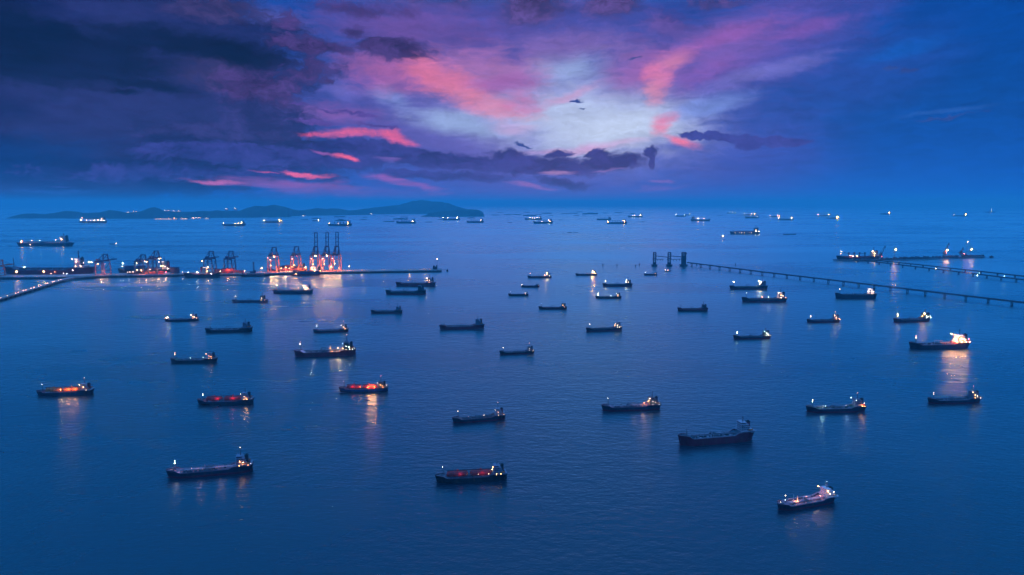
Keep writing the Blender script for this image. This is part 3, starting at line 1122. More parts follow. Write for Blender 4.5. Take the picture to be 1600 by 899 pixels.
island('island', [(10, 341.2), (22, 337.5), (37, 334.3), (55, 334), (70, 335), (85, 333), (105, 329.6), (120, 331), (135, 333.2), (155, 332.6), (172, 328.2),
                  (185, 330), (200, 332.5), (222, 330), (235, 325), (243, 324), (250, 326), (258, 330), (285, 331), (300, 331.2), (318, 329.6),
                  (328, 330.4), (340, 328.6), (347, 330), (375, 329.6), (385, 326), (400, 321.6), (413, 322.6), (430, 320.2), (445, 323.2), (460, 328),
                  (470, 329), (485, 327), (495, 325.2), (510, 326.8), (520, 325.8), (530, 326.5), (545, 328.8), (556, 328.6), (566, 331), (580, 335)],
       [(10, 341.8), (60, 341.5), (200, 342.2), (300, 341.3), (452, 339.8), (455, 338.2), (505, 337), (600, 335.6)], 3.0, 3)
island('island', [(540, 334.8), (556, 328.5), (565, 327), (585, 324.5), (600, 322.8), (625, 320.4), (636, 317), (645, 314.4), (655, 313.2), (668, 313.8),
                  (675, 315.2), (690, 316), (700, 317.2), (706, 320), (715, 323), (726, 326), (738, 329), (748, 333.8)],
       [(540, 335.6), (600, 334.8), (700, 334.6), (760, 334.2)], 3.4, 8)
island('island', [(657, 338.6), (664, 336.5), (672, 333), (690, 330.5), (710, 328.8), (725, 327.6), (735, 327), (746, 328), (752, 330), (755, 332.6), (757, 338.0)],
       [(655, 339.0), (757, 338.8)], 3.0, 12)


def shore_building(px, py, ground, w, d_, h, label, lampc='pink', L=90, r=5.0):
    p = sea_at(px, py) if ground is None else None
    if p is None:
        q = ray(px, py)
        t = ground / math.hypot(q.x, q.y)
        p = Vector((q.x * t, q.y * t, CAM_H + q.z * t))
    root = empty('shore_building', p, 0, label, 'building', 'lit buildings on the far islands')
    mb = MB().box(0, 0, -30, w, d_, 30 + h)
    mb.build('wall', paint('palegrey'), root)
    MB().box(0, 0, h, w * 1.06, d_ * 1.06, h * 0.3, tx=0.8, ty=0.2).build('roof', paint('brown'), root)
    mb = MB()
    for k in range(3):
        mb.box((k - 1) * w * 0.3, -d_ / 2 - 0.1, h * 0.3, w * 0.16, 0.2, h * 0.4)
    mb.build('window_row', LIT, root)
    lamp(root, (0, -d_ / 2 - 6, h + 4), lampc, r, L)
    return root


# towns on the hills and along the shore, (px, py, colour)
for i, (px, py, c_, txt) in enumerate([
        (201, 333, 'white', 'small white lit building at the left end of the hillside lights'),
        (210, 332.4, 'pink', 'pink lit building on the low slope left of the round hill'),
        (214, 332.2, 'pink', 'second pink lit building on the slope left of the round hill'),
        (219, 332.4, 'pink', 'brighter pink lit building on the slope left of the round hill'),
        (228, 330.8, 'blue', 'faint blue lit building at the left foot of the round hill'),
        (241, 331, 'pink', 'pink lit building below the middle of the round hill'),
        (247, 332.2, 'pink', 'bright building low under the round hill'),
        (258, 330.2, 'blue', 'lit building at the right foot of the round hill'),
        (264, 330, 'pink', 'long bright lit building right of the round hill'),
        (272, 331, 'blue', 'pale lit building on the slope right of the round hill'),
        (280, 331, 'pink', 'pink lit building at the right end of the hillside lights'),
        (354, 327.5, 'blue', 'small lit hut on the ridge top left of the twin peaks'),
        (368, 327.2, 'white', 'bright lit hut on the ridge top nearer the twin peaks'),
        (390, 331, 'white', 'lone lit building on the slope under the twin peaks')]):
    shore_building(px, py, 13900 if py > 330.5 else 14300, 60, 30, 16, txt, c_, 70, 4.5)
for i, (px, py, c_, txt, k) in enumerate([
        (246, 343.4, 'pink', 'first small lamp hut at the left of the long shore pier', 0.7),
        (252, 343.4, 'pink', 'small lamp hut on the left part of the shore pier', 0.7),
        (259, 343.4, 'white', 'pale lamp hut halfway along the left part of the shore pier', 0.7),
        (266, 343.4, 'pink', 'pink lamp hut next to the orange terminal on the shore pier', 0.7),
        (274, 343.3, 'orange', 'orange lit terminal building low on the island shore', 1.6),
        (286, 343.2, 'pink', 'pink lamp hut right of the orange shore terminal', 0.7),
        (291, 343.2, 'white', 'pale lamp hut between the two bright shore terminals', 0.7),
        (303, 342.4, 'pink', 'tall pink lit terminal building on the island shore', 1.6),
        (308, 342.2, 'white', 'white lit silo beside the tall pink shore terminal', 1.6),
        (312, 342, 'pink', 'right hand pink building of the shore terminal group', 1.4),
        (324, 342.6, 'blue', 'faint blue lamp hut at the right end of the shore pier', 0.7),
        (475, 338, 'white', 'small white lit hut on the shore behind the anchored barges', 0.8),
        (481, 336.5, 'blue', 'slanting faint lit hut on the island slope', 0.6),
        (569, 335.8, 'pink', 'pink lit terminal on the gap between the two islands', 1.4),
        (574, 335.8, 'pink', 'middle building of the terminal between the two islands', 1.5),
        (580, 335.4, 'white', 'white lit tower of the terminal between the two islands', 1.3),
        (609, 334.6, 'cool', 'greenish lit hut on the shore of the high island', 1.4),
        (620.5, 334.4, 'blue', 'bluish lit hut right of the greenish one on the high island', 1.4)]):
    shore_building(px, py, None, 70, 40, 18, txt, c_, 110, 3.4 * k)


# ------------------------------------------------------------------ the left container pier
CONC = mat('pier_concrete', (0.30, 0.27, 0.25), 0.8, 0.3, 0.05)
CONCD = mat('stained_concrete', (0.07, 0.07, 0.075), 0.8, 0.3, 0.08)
CRANE = mat('crane_steel_blue', (0.045, 0.06, 0.11), 0.5, 0.2, 0.2)
CRANE_LIT = mat('crane_steel_lit', (0.50, 0.15, 0.10), 0.5, 0.2, 0.2)  # crane steel with the red-orange lamp glow put into its base colour
DECKZ = 8.0


def strip(name, pts, z0, z1, material, parent=None):
    """a slab following near-edge and far-edge world points"""
    bm = bmesh.new()
    prev = None
    for (a, b) in pts:
        c = [bm.verts.new((a.x, a.y, z0)), bm.verts.new((a.x, a.y, z1)), bm.verts.new((b.x, b.y, z1)), bm.verts.new((b.x, b.y, z0))]
        if prev:
            for k in range(4):
                j = (k + 1) % 4
                bm.faces.new((prev[k], prev[j], c[j], c[k]))
        else:
            bm.faces.new(c)
        prev = c
    bm.faces.new(list(reversed(prev)))
    bmesh.ops.recalc_face_normals(bm, faces=bm.faces)
    return link_mesh(name, bm, material, parent)


QN = [(-60, 437), (104, 436.5), (150, 434.6), (300, 432.0), (400, 431.0), (470, 429.4), (560, 427.6), (690, 425.6)]
QD = 62.0


def quay_near(px):
    return sea_at(px, interp(QN, px))


def on_quay(px, back):
    """a point on the quay deck, back metres behind its near edge"""
    p = quay_near(px)
    d = Vector((p.x, p.y, 0)).normalized()
    q = p + Vector((0, back, 0))
    # keep the same column of the view
    s = q.y / p.y
    return Vector((p.x * s, q.y, DECKZ))


quay = empty('container_pier', quay_near(400), 0, 'long concrete container pier with cranes, orange lit in its middle', 'pier')
pw = quay.location
pts = []
for px in [-60, 20, 104, 150, 220, 300, 400, 470, 560, 620, 690]:
    p = quay_near(px)
    pts.append((p - pw, p + Vector((p.x / p.y * QD, QD, 0)) - pw))
strip('pier_deck', pts, 4.6, DECKZ, CONC, quay)
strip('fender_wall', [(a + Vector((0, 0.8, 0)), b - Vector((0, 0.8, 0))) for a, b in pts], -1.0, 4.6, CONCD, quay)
mb = MB()
for (a, _), (b, _) in zip(pts, pts[1:]):
    n = max(2, int((b - a).length / 14))
    for k in range(n):
        q = a + (b - a) * (k / n)
        mb.box(q.x, q.y - 0.5, 0.4, 2.2, 1.0, 6.0)
mb.build('fenders', SOOT, quay)
mb = MB()
for (a, _), (b, _) in zip(pts, pts[1:]):
    for off in (12, 42):
        mb.bar(a + Vector((0, off, DECKZ + 0.1)), b + Vector((0, off, DECKZ + 0.1)), 0.5, 0.2)
mb.build('crane_rails', STEEL, quay)

# pier head: small building, lamp pole and mooring walkway
ph = on_quay(680, 25)
r_ = empty('pier_head_building', ph, 0, 'dark blocky building at the right end of the container pier', 'building')
MB().box(0, 0, 0, 15, 18, 9).box(-4, 0, 9, 6, 10, 4.5).box(5, 0, 9, 3, 3, 6).build('wall', paint('dark'), r_)
MB().box(0, 0, 9.02, 16, 19, 0.6).build('roof', CONCD, r_)
MB().box(0, -9.05, 4.5, 11, 0.1, 1.6).build('window_row', GLASS, r_)
ph2 = on_quay(683.5, 10)
r_ = empty('lamp_pole', ph2, 0, 'tall thin lamp pole standing on the right end of the container pier', 'lamp post')
MB().tube((0, 0, 0), (0, 0, 37), 0.55, 6, 0.3).build('pole', STEEL, r_)
lamp(r_, (0, -0.6, 38), 'white', 1.1, 260)
wk = sea_at(692, 425)
r_ = empty('mooring_walkway', wk, 0, 'thin walkway reaching right from the pier head to a post', 'walkway')
e0, e1 = on_quay(688, 30) - wk, sea_at(699, 424.5) - wk
MB().bar((e0.x, e0.y, 5.5), (e1.x, e1.y, 5.5), 2.4, 0.8).bar((e0.x, e0.y, 6.6), (e1.x, e1.y, 6.6), 0.2).build('walkway_deck', STEEL, r_)
MB().box(e1.x, e1.y, -1, 6, 6, 7.5).box(e1.x, e1.y, 6.5, 2, 2, 3).build('mooring_dolphin', CONCD, r_)


# causeway coming in from the left
cw0 = sea_at(60, 452)
cway = empty('causeway_bridge', cw0, 0, 'curving causeway bridge with paired lamps joining the pier from lower left', 'bridge')
CW = [(-60, 492.0), (0, 472.5), (30, 463.5), (60, 454.0), (90, 444.5), (104, 440.2), (118, 437.6), (150, 435.6)]
cpts = []
wid = 22.0
for i, (px, py) in enumerate(CW):
    p = sea_at(px, py)
    a_, b_ = sea_at(*CW[max(0, i - 1)]), sea_at(*CW[min(len(CW) - 1, i + 1)])
    dr = (b_ - a_).normalized()
    nrm = Vector((-dr.y, dr.x, 0))
    cpts.append((p, p + nrm * wid, dr, nrm))
strip('bridge_deck', [(a - cw0, b - cw0) for a, b, _, _ in cpts], 6.0, 7.4, CONC, cway)
strip('parapet', [(a - cw0 + nn * 0.2, a - cw0 + nn * 0.6) for a, b, _, nn in cpts], 7.41, 8.5, CONC, cway)
strip('parapet', [(b - cw0 - nn * 0.6, b - cw0 - nn * 0.2) for a, b, _, nn in cpts], 7.41, 8.5, CONC, cway)
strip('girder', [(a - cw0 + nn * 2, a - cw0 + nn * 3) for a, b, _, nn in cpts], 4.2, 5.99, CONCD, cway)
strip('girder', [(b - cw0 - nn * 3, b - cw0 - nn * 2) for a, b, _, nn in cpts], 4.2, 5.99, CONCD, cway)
for (a, b, dr, nn), (a2, b2, dr2, nn2) in zip(cpts, cpts[1:]):
    n = max(1, int((a2 - a).length / 26))
    for k in range(n):
        f = (k + 0.5) / n
        p = a + (a2 - a) * f - cw0
        nq = nn
        mb = MB()
        mb.bar(p + nq * 1.5 + Vector((0, 0, 3.4)), p + nq * (wid - 1.5) + Vector((0, 0, 3.4)), 2.0, 1.6)
        for w_ in (3, 11, 19):
            q = p + nq * w_
            mb.tube((q.x, q.y, -1), (q.x, q.y, 2.8), 0.8, 6)
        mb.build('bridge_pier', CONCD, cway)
# lamps in pairs
k_ = 0
ORD = 'first second third fourth fifth sixth seventh eighth ninth tenth eleventh twelfth thirteenth fourteenth fifteenth sixteenth last'.split()
for (px, py) in [(-12, 470), (1, 465.6), (11, 462.6), (24, 458.6), (28, 457.4), (36, 454.6), (40, 453.4), (48, 451), (52.5, 449.6), (60, 447.4), (63.5, 446.4),
                 (71, 444), (74, 443), (81, 441.2), (84, 440.4), (91, 438.6), (94.5, 437.6)]:
    p = sea_at(px, py, 15.0)
    p.z = 7.4
    r_ = empty('street_lamp', p, 0, ORD[k_] + ' street lamp along the causeway counted from the left edge', 'street lamp', 'street lamps along the causeway')
    MB().tube((0, 0, 0), (0, 0, 8.0), 0.18, 5, 0.12).bar((0, 0, 8.0), (1.6, -1.2, 8.3), 0.16).build('pole', STEEL, r_)
    lamp(r_, (1.8, -1.4, 8.1), 'pink', 0.75, 150)
    k_ += 1


def sts_crane(px, back, label, raised=False, H=46, gauge=30, span=26, apex=30, boomlen=62, steel=None, lights=(), hue='orange', lower=None):
    """ship-to-shore crane; boom towards +y (the far side of the pier)"""
    p = on_quay(px, back)
    r = empty('gantry_crane', p, 0, label, 'crane', 'gantry cranes on the container pier')
    s = steel or CRANE
    low = lower or s
    hs, hg = span / 2, gauge / 2
    t = 2.9
    for sx in (-1, 1):
        for sy in (-1, 1):
            MB().bar((sx * hs, sy * hg, 1.5), (sx * hs * 0.86, sy * hg, H), t).build('leg', low, r)
    mb = MB()
    for sx in (-1, 1):
        mb.bar((sx * hs * 0.955, -hg, H * 0.30), (sx * hs * 0.955, hg, H * 0.30), t * 0.8)
        mb.bar((sx * hs * 0.96, -hg, H * 0.30), (sx * hs * 0.88, hg, H * 0.92), t * 0.45)
    for sy in (-1, 1):
        mb.bar((-hs * 0.86, sy * hg, H), (hs * 0.86, sy * hg, H), t, t * 1.4)
        mb.bar((-hs * 0.96, sy * hg, H * 0.34), (hs * 0.96, sy * hg, H * 0.34), t * 0.7) if sy < 0 else None
    mb.build('portal_beam', s, r)
    for sy in (-1, 1):
        MB().box(0, sy * hg, 0.3, span + 6, 2.2, 1.6).box(-hs, sy * hg, 0, 5, 1.4, 1.0).box(hs, sy * hg, 0, 5, 1.4, 1.0).build('bogie', low, r)
    # fixed girder pair
    gw = 4.4
    mb = MB()
    for sx in (-1, 1):
        mb.bar((sx * gw, -hg - 18, H + 2.2), (sx * gw, hg + 1.0, H + 2.2), 2.2, 3.6)
    mb.bar((-gw, -hg - 18, H + 2.2), (gw, -hg - 18, H + 2.2), 1.2)
    mb.build('girder', s, r)
    # A frame: narrow trapezoid
    mb = MB()
    for sx in (-1, 1):
        mb.bar((sx * hs * 0.62, hg, H + 1), (sx * 6.6, hg, H + apex), 2.8)
        mb.bar((sx * 6.4, hg, H + apex), (sx * hs * 0.6, -hg, H + 2), 1.5)
    mb.bar((-8.0, hg, H + apex), (8.0, hg, H + apex), 2.8)
    mb.bar((-7.6, hg, H + apex * 0.45), (7.6, hg, H + apex * 0.45), 1.2)
    mb.build('a_frame', s, r)
    mb = MB()
    if raised:
        tip = (hg + 1.0 + boomlen * 0.10, H + boomlen)
        for sx in (-1, 1):
            mb.bar((sx * gw, hg + 2, H + 3), (sx * gw, tip[0], tip[1]), 2.6, 2.6)
        for f in (0.35, 0.55, 0.78, 1.0):
            mb.bar((-gw, hg + 2 + (tip[0] - hg - 2) * f, H + 3 + (tip[1] - H - 3) * f), (gw, hg + 2 + (tip[0] - hg - 2) * f, H + 3 + (tip[1] - H - 3) * f), 2.0)
        mb.build('boom', s, r)
    else:
        for sx in (-1, 1):
            mb.bar((sx * gw, hg + 1.2, H + 2.2), (sx * gw, hg + boomlen * 0.8, H + 2.2), 2.0, 3.2)
        for f in (0.4, 0.7, 1.0):
            mb.bar((-gw, hg + boomlen * 0.8 * f, H + 2.2), (gw, hg + boomlen * 0.8 * f, H + 2.2), 1.0)
        mb.build('boom', s, r)
        mb = MB()
        for sx in (-1, 1):
            mb.bar((sx * 5.5, hg, H + apex), (sx * gw, hg + boomlen * 0.7, H + 3.4), 0.5)
        mb.build('stay', s, r)
    MB().box(0, -hg - 4, H + 3.7, 7.5, 13, 5.5).box(0, -hg - 4, H + 9.2, 8, 13.6, 0.5).build('machinery_house', low, r)
    cb = MB().box(2, -2, H - 5, 3, 3.4, 4).box(0, -2, H - 1, 8, 6, 1.6)
    cb = cb.build('trolley_cab', low, r)
    MB().bar((0, -2, H - 14), (0, -2, H - 5), 0.3).box(0, -2, H - 16, 12, 3, 1.4).build('spreader', low, r)
    for (x, y, z, c, rr, L) in lights:
        lamp(r, (x, y, z), c, rr * 0.8, L * 0.7)
    return r


O = 'orange'
sts_crane(-2, 30, 'red lit crane cut off by the left edge of the photo', H=30, span=22, apex=20, steel=CRANE_LIT,
          lights=[(10, -18, 36, 'pink', 1.3, 160), (0, -5, 24, O, 1.3, 300)])
sts_crane(162, 30, 'leftmost blue crane over pale legs with an orange floodlit rear', H=43, span=30, apex=22, gauge=36, boomlen=70, lower=paint('pinkgrey'),
          lights=[(-22, -36, 44, O, 2.4, 700), (-15, -34, 43, 'pink', 1.6, 500), (-6, -16, 36, O, 1.6, 300), (8, 0, 34, 'pink', 1.2, 90)])
sts_crane(222, 30, 'dark crane at the left of the pair above the lit container ship', H=42, span=30, apex=20, boomlen=30,
          lights=[(-4, -20, 37, 'amber', 1.4, 320), (17, -10, 42, 'pink', 1.5, 400), (-6, -16, 14, 'amber', 1.6, 340), (8, -17, 13, 'amber', 1.4, 260)])
sts_crane(243, 30, 'taller dark crane at the right of the pair above the lit container ship', H=50, span=30, apex=24, boomlen=30,
          lights=[(-17, -18, 41, 'amber', 1.7, 500), (20, -8, 51, O, 2.0, 600), (26, -8, 51, 'pink', 1.4, 300), (-8, -17, 15, 'pink', 1.3, 220)])
sts_crane(329, 32, 'dark arched crane beside the brightly lit ship house', H=47, span=30, apex=24, boomlen=60,
          lights=[(-17, -18, 40, 'amber', 1.8, 560), (-3, -18, 16, O, 1.4, 260)])
sts_crane(360, 32, 'dark arched crane over red containers left of the lone tower', H=47, span=28, apex=24, boomlen=60,
          lights=[(4, -18, 14, 'pink', 1.7, 420), (-6, -16, 9, O, 1.2, 200)])
sts_crane(428, 30, 'lowered boom crane at the left end of the orange lit quay', H=56, span=30, apex=27, gauge=28, boomlen=34, lower=CRANE_LIT,
          lights=[(10, -17, 54, O, 2.5, 620), (-14, -16, 50, 'pink', 1.2, 240), (-4, -17, 43, 'pink', 1.2, 260), (0, -22, 24, O, 1.5, 420), (14, -10, 56, 'red', 0.9, 120)])
sts_crane(463, 30, 'lowered boom crane left of the three raised ones', H=56, span=28, apex=28, gauge=28, boomlen=34, lower=CRANE_LIT,
          lights=[(-6, -17, 45, 'pink', 1.3, 320), (8, -16, 55, 'red', 0.9, 140), (0, -22, 24, O, 1.5, 460), (-8, -18, 18, 'amber', 1.2, 260)])
for k, (px, lab) in enumerate([(493, 'first from left of three cranes with booms raised straight up'),
                               (510.5, 'middle one of three cranes with booms raised straight up'),
                               (526, 'rightmost of three cranes with booms raised straight up')]):
    li = [(-8, -17, 44, 'pink', 1.3, 340), (-2, -17, 36, 'pink', 1.0, 200), (0, -22, 26, O, 1.5, 520), (-10, -18, 12, 'amber', 1.0, 240)]
    if k < 2:
        li.append((7, -17, 54, 'amber', 2.3, 620))
    sts_crane(px, 30, lab, raised=True, H=56, span=28, apex=27, gauge=28, boomlen=76, lower=CRANE_LIT, lights=li)

# high flood masts standing on the pier
for (px, back, h, c, r, L, lab) in [
        (28, 20, 15, O, 2.3, 520, 'short flood mast with orange light at the left of the pier'),
        (70, 22, 15, 'amber', 1.9, 420, 'short flood mast with amber light in front of the maroon ship'),
        (81, 22, 8, 'pink', 1.0, 200, 'low pink lamp post on the pier in front of the maroon ship'),
        (100, 20, 9, 'white', 1.0, 200, 'white lamp post where the causeway meets the pier'),
        (106, 18, 8, 'blue', 1.0, 200, 'bluish lamp post next to the causeway bend'),
        (115, 24, 18, 'pink', 1.2, 300, 'pink lamp post under the stern of the maroon ship'),
        (200, 8, 9, 'white', 0.8, 160, 'left white lamp post on the dark pier section'),
        (204, 8, 9, 'white', 0.8, 160, 'middle white lamp post on the dark pier section'),
        (209, 8, 9, 'white', 0.8, 160, 'right white lamp post on the dark pier section'),
        (260, 10, 7, 'red', 1.1, 220, 'red lamp post at the foot of the lit ship house'),
        (286, 12, 6, 'pink', 0.9, 160, 'small pink lamp post left of the moored dark freighter'),
        (546, 30, 14, O, 1.3, 420, 'orange lamp post at the right edge of the bright quay'),
        (410, 30, 14, O, 1.3, 420, 'orange lamp post at the left edge of the bright quay'),
        (447, 16, 16, O, 1.4, 460, 'orange lamp post between the two lowered cranes'),
        (478, 14, 16, O, 1.4, 480, 'orange lamp post left of the raised cranes'),
        (518, 14, 16, O, 1.4, 480, 'orange lamp post among the raised cranes'),
        (350, 20, 9, 'pink', 1.0, 220, 'pink lamp post between the two arched cranes'),
        (345, 8, 8, 'white', 1.0, 200, 'white lamp post left of the red containers')]:
    p = on_quay(px, back)
    r_ = empty('lamp_post', p, 0, lab, 'lamp post', 'lamp posts on the container pier')
    MB().tube((0, 0, 0), (0, 0, h), 0.35, 6, 0.2).bar((-1.2, -0.4, h), (1.2, -0.4, h), 0.3).build('pole', STEEL, r_)
    lamp(r_, (0, -r - 0.5, h), c, r, L)


def flood(px, back, z, P, hue=(1.0, 0.38, 0.12)):
    """sodium floodlight hung under a crane or on a quay post"""
    ld = bpy.data.lights.new('floodlight', 'POINT')
    ld.energy = P
    ld.color = hue
    ld.shadow_soft_size = 0.6
    o = bpy.data.objects.new('floodlight', ld)
    COL.objects.link(o)
    p = on_quay(px, back)
    o.location = (p.x, p.y, z)


for px, P in ((424, 36000), (433, 36000), (459, 36000), (468, 36000), (489, 40000), (498, 40000), (506, 36000), (515, 36000), (522, 36000), (531, 36000)):
    flood(px, 8, 18, P * 0.55)
for px, P in ((428, 46000), (463, 46000), (493, 50000), (510.5, 50000), (526, 46000)):
    flood(px, 34, 44, P * 0.8)
for px, P in ((410, 16000), (445, 30000), (478, 34000), (546, 26000), (566, 9000), (600, 4500), (640, 4000), (665, 7000)):
    flood(px, 30, 18, P)
for px, P in ((158, 26000), (167, 18000), (218, 22000), (228, 16000), (238, 20000), (248, 24000), (325, 22000), (356, 14000), (366, 14000), (260, 16000), (60, 9000), (95, 7000)):
    flood(px, 9, 20, P * 0.55)


# container blocks standing on the pier
def stack(px, back, nx, ny, nz, label, cols=('redbrown', 'navy', 'blue'), s=1.0, seed=1):
    p = on_quay(px, back)
    r = empty('container_block', p, 0, label, 'containers', 'container blocks on the pier')
    rnd = random.Random(seed + int(px))
    for i in range(nx):
        mb = MB()
        for j in range(ny):
            hh = nz - (1 if rnd.random() < 0.25 else 0)
            for k in range(hh):
                mb.box((i - (nx - 1) / 2) * 12.6, (j - (ny - 1) / 2) * 2.7, k * 2.65 + 0.01, 12.2, 2.44, 2.58, mi=rnd.randrange(3))
        mb.build('container_row', [paint(c) for c in cols], r)
    return r


stack(274, 24, 2, 5, 8, 'tall dark block of containers right of the lit ship house', ('navy', 'navy', 'blue'))
stack(342, 24, 2, 5, 5, 'square dark red block of containers between the two arched cranes', ('redbrown', 'maroon', 'maroon'))
stack(357, 20, 3, 5, 6, 'red lit block of containers under the second arched crane', ('redbrown', 'red', 'maroon'))
stack(372, 30, 3, 4, 3, 'low red lit row of containers right of the second arched crane', ('redbrown', 'red', 'brown'))
stack(212, 30, 4, 4, 3, 'low dark containers under the left pair crane', ('navy', 'redbrown', 'maroon'))
stack(232, 26, 4, 4, 3, 'amber lit containers between the left pair of cranes', ('brown', 'redbrown', 'orange'))
stack(250, 26, 2, 4, 3, 'red containers in front of the lit ship house', ('redbrown', 'red', 'maroon'))
stack(440, 34, 2, 4, 3, 'short red block of containers right of the leftmost lowered crane', ('redbrown', 'maroon', 'navy'))
stack(455, 34, 4, 4, 4, 'long red block of containers with flat top between lowered cranes', ('redbrown', 'red', 'maroon'))
stack(470, 34, 3, 4, 4, 'orange lit block of containers left of the raised cranes', ('redbrown', 'orange', 'brown'))
for qi, (px, back) in enumerate([(439, 12), (442.5, 12), (446, 12), (449.5, 12), (453, 12), (456.5, 12)]):
    p = on_quay(px, back)
    r_ = empty('bollard_light', p, 0, ORD[qi] + ' from left of six small white quay lights below red containers', 'light', 'row of small quay lights')
    MB().box(0, 0, 0, 1.4, 1.4, 2.2).build('post', CONCD, r_)
    lamp(r_, (0, 0, 3.2), 'white', 0.85, 70)

p = on_quay(397, 10)
r_ = empty('pile_driver_tower', p, 0, 'lone dark lattice tower standing on the pier between the crane groups', 'tower')
mb = MB()
for sx in (-1.6, 1.6):
    for sy in (-1.6, 1.6):
        mb.bar((sx, sy, 0), (sx * 0.7, sy * 0.7, 34), 0.8)
for k in range(8):
    mb.bar((-1.5, -1.5, k * 4.2), (1.5, -1.5, k * 4.2 + 4.2), 0.5)
mb.build('lattice', CRANE, r_)
MB().box(0, 0, 34, 4, 4, 3).build('tower_head', CRANE, r_)
MB().box(-6, 2, 0, 16, 6, 6).box(2, 2, 0, 7, 6, 9).build('machine_house', CRANE, r_)

# ------------------------------------------------------------------ right: loading towers and trestle
TST = mat('trestle_concrete', (0.07, 0.08, 0.10), 0.7, 0.3, 0.1)


def tower(px, py, w, h, label, heavy=False):
    p = sea_at(px, py)
    r = empty('loading_tower', p, 0, label, 'tower', 'loading towers at the end of the trestle')
    MB().box(0, 0, -1, w * 1.9, 22, 5.5).box(0, 0, 4.5, w * 2.2, 24, 1.6).build('platform', CONCD, r)
    mb = MB()
    for sx in (-1, 1):
        for sy in (-1, 1):
            mb.bar((sx * w / 2, sy * w / 2, 6), (sx * w / 2, sy * w / 2, h), 1.7 if not heavy else 2.4)
    mb.build('tower_legs', TST, r)
    mb = MB()
    n = 6
    for k in range(n):
        z0, z1 = 6 + (h - 6) * k / n, 6 + (h - 6) * (k + 1) / n
        for sy in (-1, 1):
            mb.bar((-w / 2, sy * w / 2, z1), (w / 2, sy * w / 2, z1), 1.1)
            mb.bar((-w / 2, sy * w / 2, z0), (w / 2, sy * w / 2, z1), 0.8 if not heavy else 1.4)
        for sx in (-1, 1):
            mb.bar((sx * w / 2, -w / 2, z1), (sx * w / 2, w / 2, z1), 1.0)
    mb.build('bracing', TST, r)
    mb = MB().box(0, 0, h, w * 1.15, w * 1.15, 2)
    mb.box(0, 0, h * 0.55, w * 1.3, w * 1.3, 2.5)
    if heavy:
        mb.box(0, 0, h * 0.18, w * 0.85, w * 0.85, h * 0.6)
        mb.box(w * 0.4, 0, h * 0.9, w * 0.7, w, 5)
    mb.box(0, 0, 6, w * 0.9, w * 0.9, 9)
    mb.build('machine_floor', TST, r)
    return p


T1 = tower(1022.5, 416, 9.5, 52, 'leftmost of the three dark loading towers in the sea')
T2 = tower(1045.5, 416, 10, 52, 'middle one of the three dark loading towers')
T3 = tower(1068, 416, 13, 52, 'thickest loading tower joined to the long trestle', True)
for (a, b, za, zb, lab) in [(T1, T2, 39, 34, 'inclined conveyor gallery between the left and middle loading towers'),
                            (T2, T3, 39, 35, 'inclined conveyor gallery between the middle and thick loading towers')]:
    r_ = empty('conveyor_gallery', (a + b) / 2, 0, lab, 'conveyor', 'conveyor galleries between the loading towers')
    v = (b - a) / 2
    MB().bar(-v + Vector((5, 0, za)), v + Vector((-5, 0, zb)), 3.0, 2.4).build('gallery', TST, r_)
for (a, x0, x1, z, lab) in [(T1, -9, 34, 26, 'dark loader arm sticking out both sides of the left tower'), (T2, -12, 44, 26, 'dark loader arm reaching from the middle tower to the thick one')]:
    r_ = empty('loader_arm', a + Vector((0, -8, 0)), 0, lab, 'loader arm', 'loader arms on the towers')
    MB().bar((x0, 0, z), (x1, 0, z + 1.5), 2.4, 1.8).build('arm', TST, r_)
    mb = MB()
    for k in range(3):
        xx = x0 + (x1 - x0) * (0.45 + 0.22 * k)
        mb.box(xx, 0, z - 5.5, 1.4, 1.6, 5)
    mb.build('chute', TST, r_)


def trestle(name, P, z, w, label, step, cat='jetty', twin=False, rail=True):
    a0 = sea_at(*P[0])
    r = empty(name, a0, 0, label, cat)
    pts = []
    for i, (px, py) in enumerate(P):
        p = sea_at(px, py)
        q0, q1 = sea_at(*P[max(0, i - 1)]), sea_at(*P[min(len(P) - 1, i + 1)])
        dr = (q1 - q0).normalized()
        pts.append((p - a0, Vector((-dr.y, dr.x, 0))))
    strip('jetty_deck', [(p - n * w / 2, p + n * w / 2) for p, n in pts], z - 1.8, z, TST, r)
    for sgn in (-1, 1):
        strip('pipe_run', [(p + n * sgn * w * 0.32 - n * 0.8, p + n * sgn * w * 0.32 + n * 0.8) for p, n in pts], z + 0.4, z + 1.9, TST, r)
    tot = 0
    for (p, n), (q, n2) in zip(pts, pts[1:]):
        k = max(1, round((q - p).length / step))
        for i in range(k):
            c = p + (q - p) * ((i + 0.5) / k)
            mb = MB()
            mb.bar(c - n * w * 0.6 + Vector((0, 0, z - 2.7)), c + n * w * 0.6 + Vector((0, 0, z - 2.7)), 2.4, 1.6)
            for s_ in (-1, 1):
                cc = c + n * (s_ * w * 0.42)
                mb.tube((cc.x, cc.y, -1), (cc.x, cc.y, z - 3.6), 1.0, 6)
            mb.box(c.x, c.y, -0.5, 4.0, 4.0, 2.0)
            mb.build('jetty_pier', TST, r)
    return r


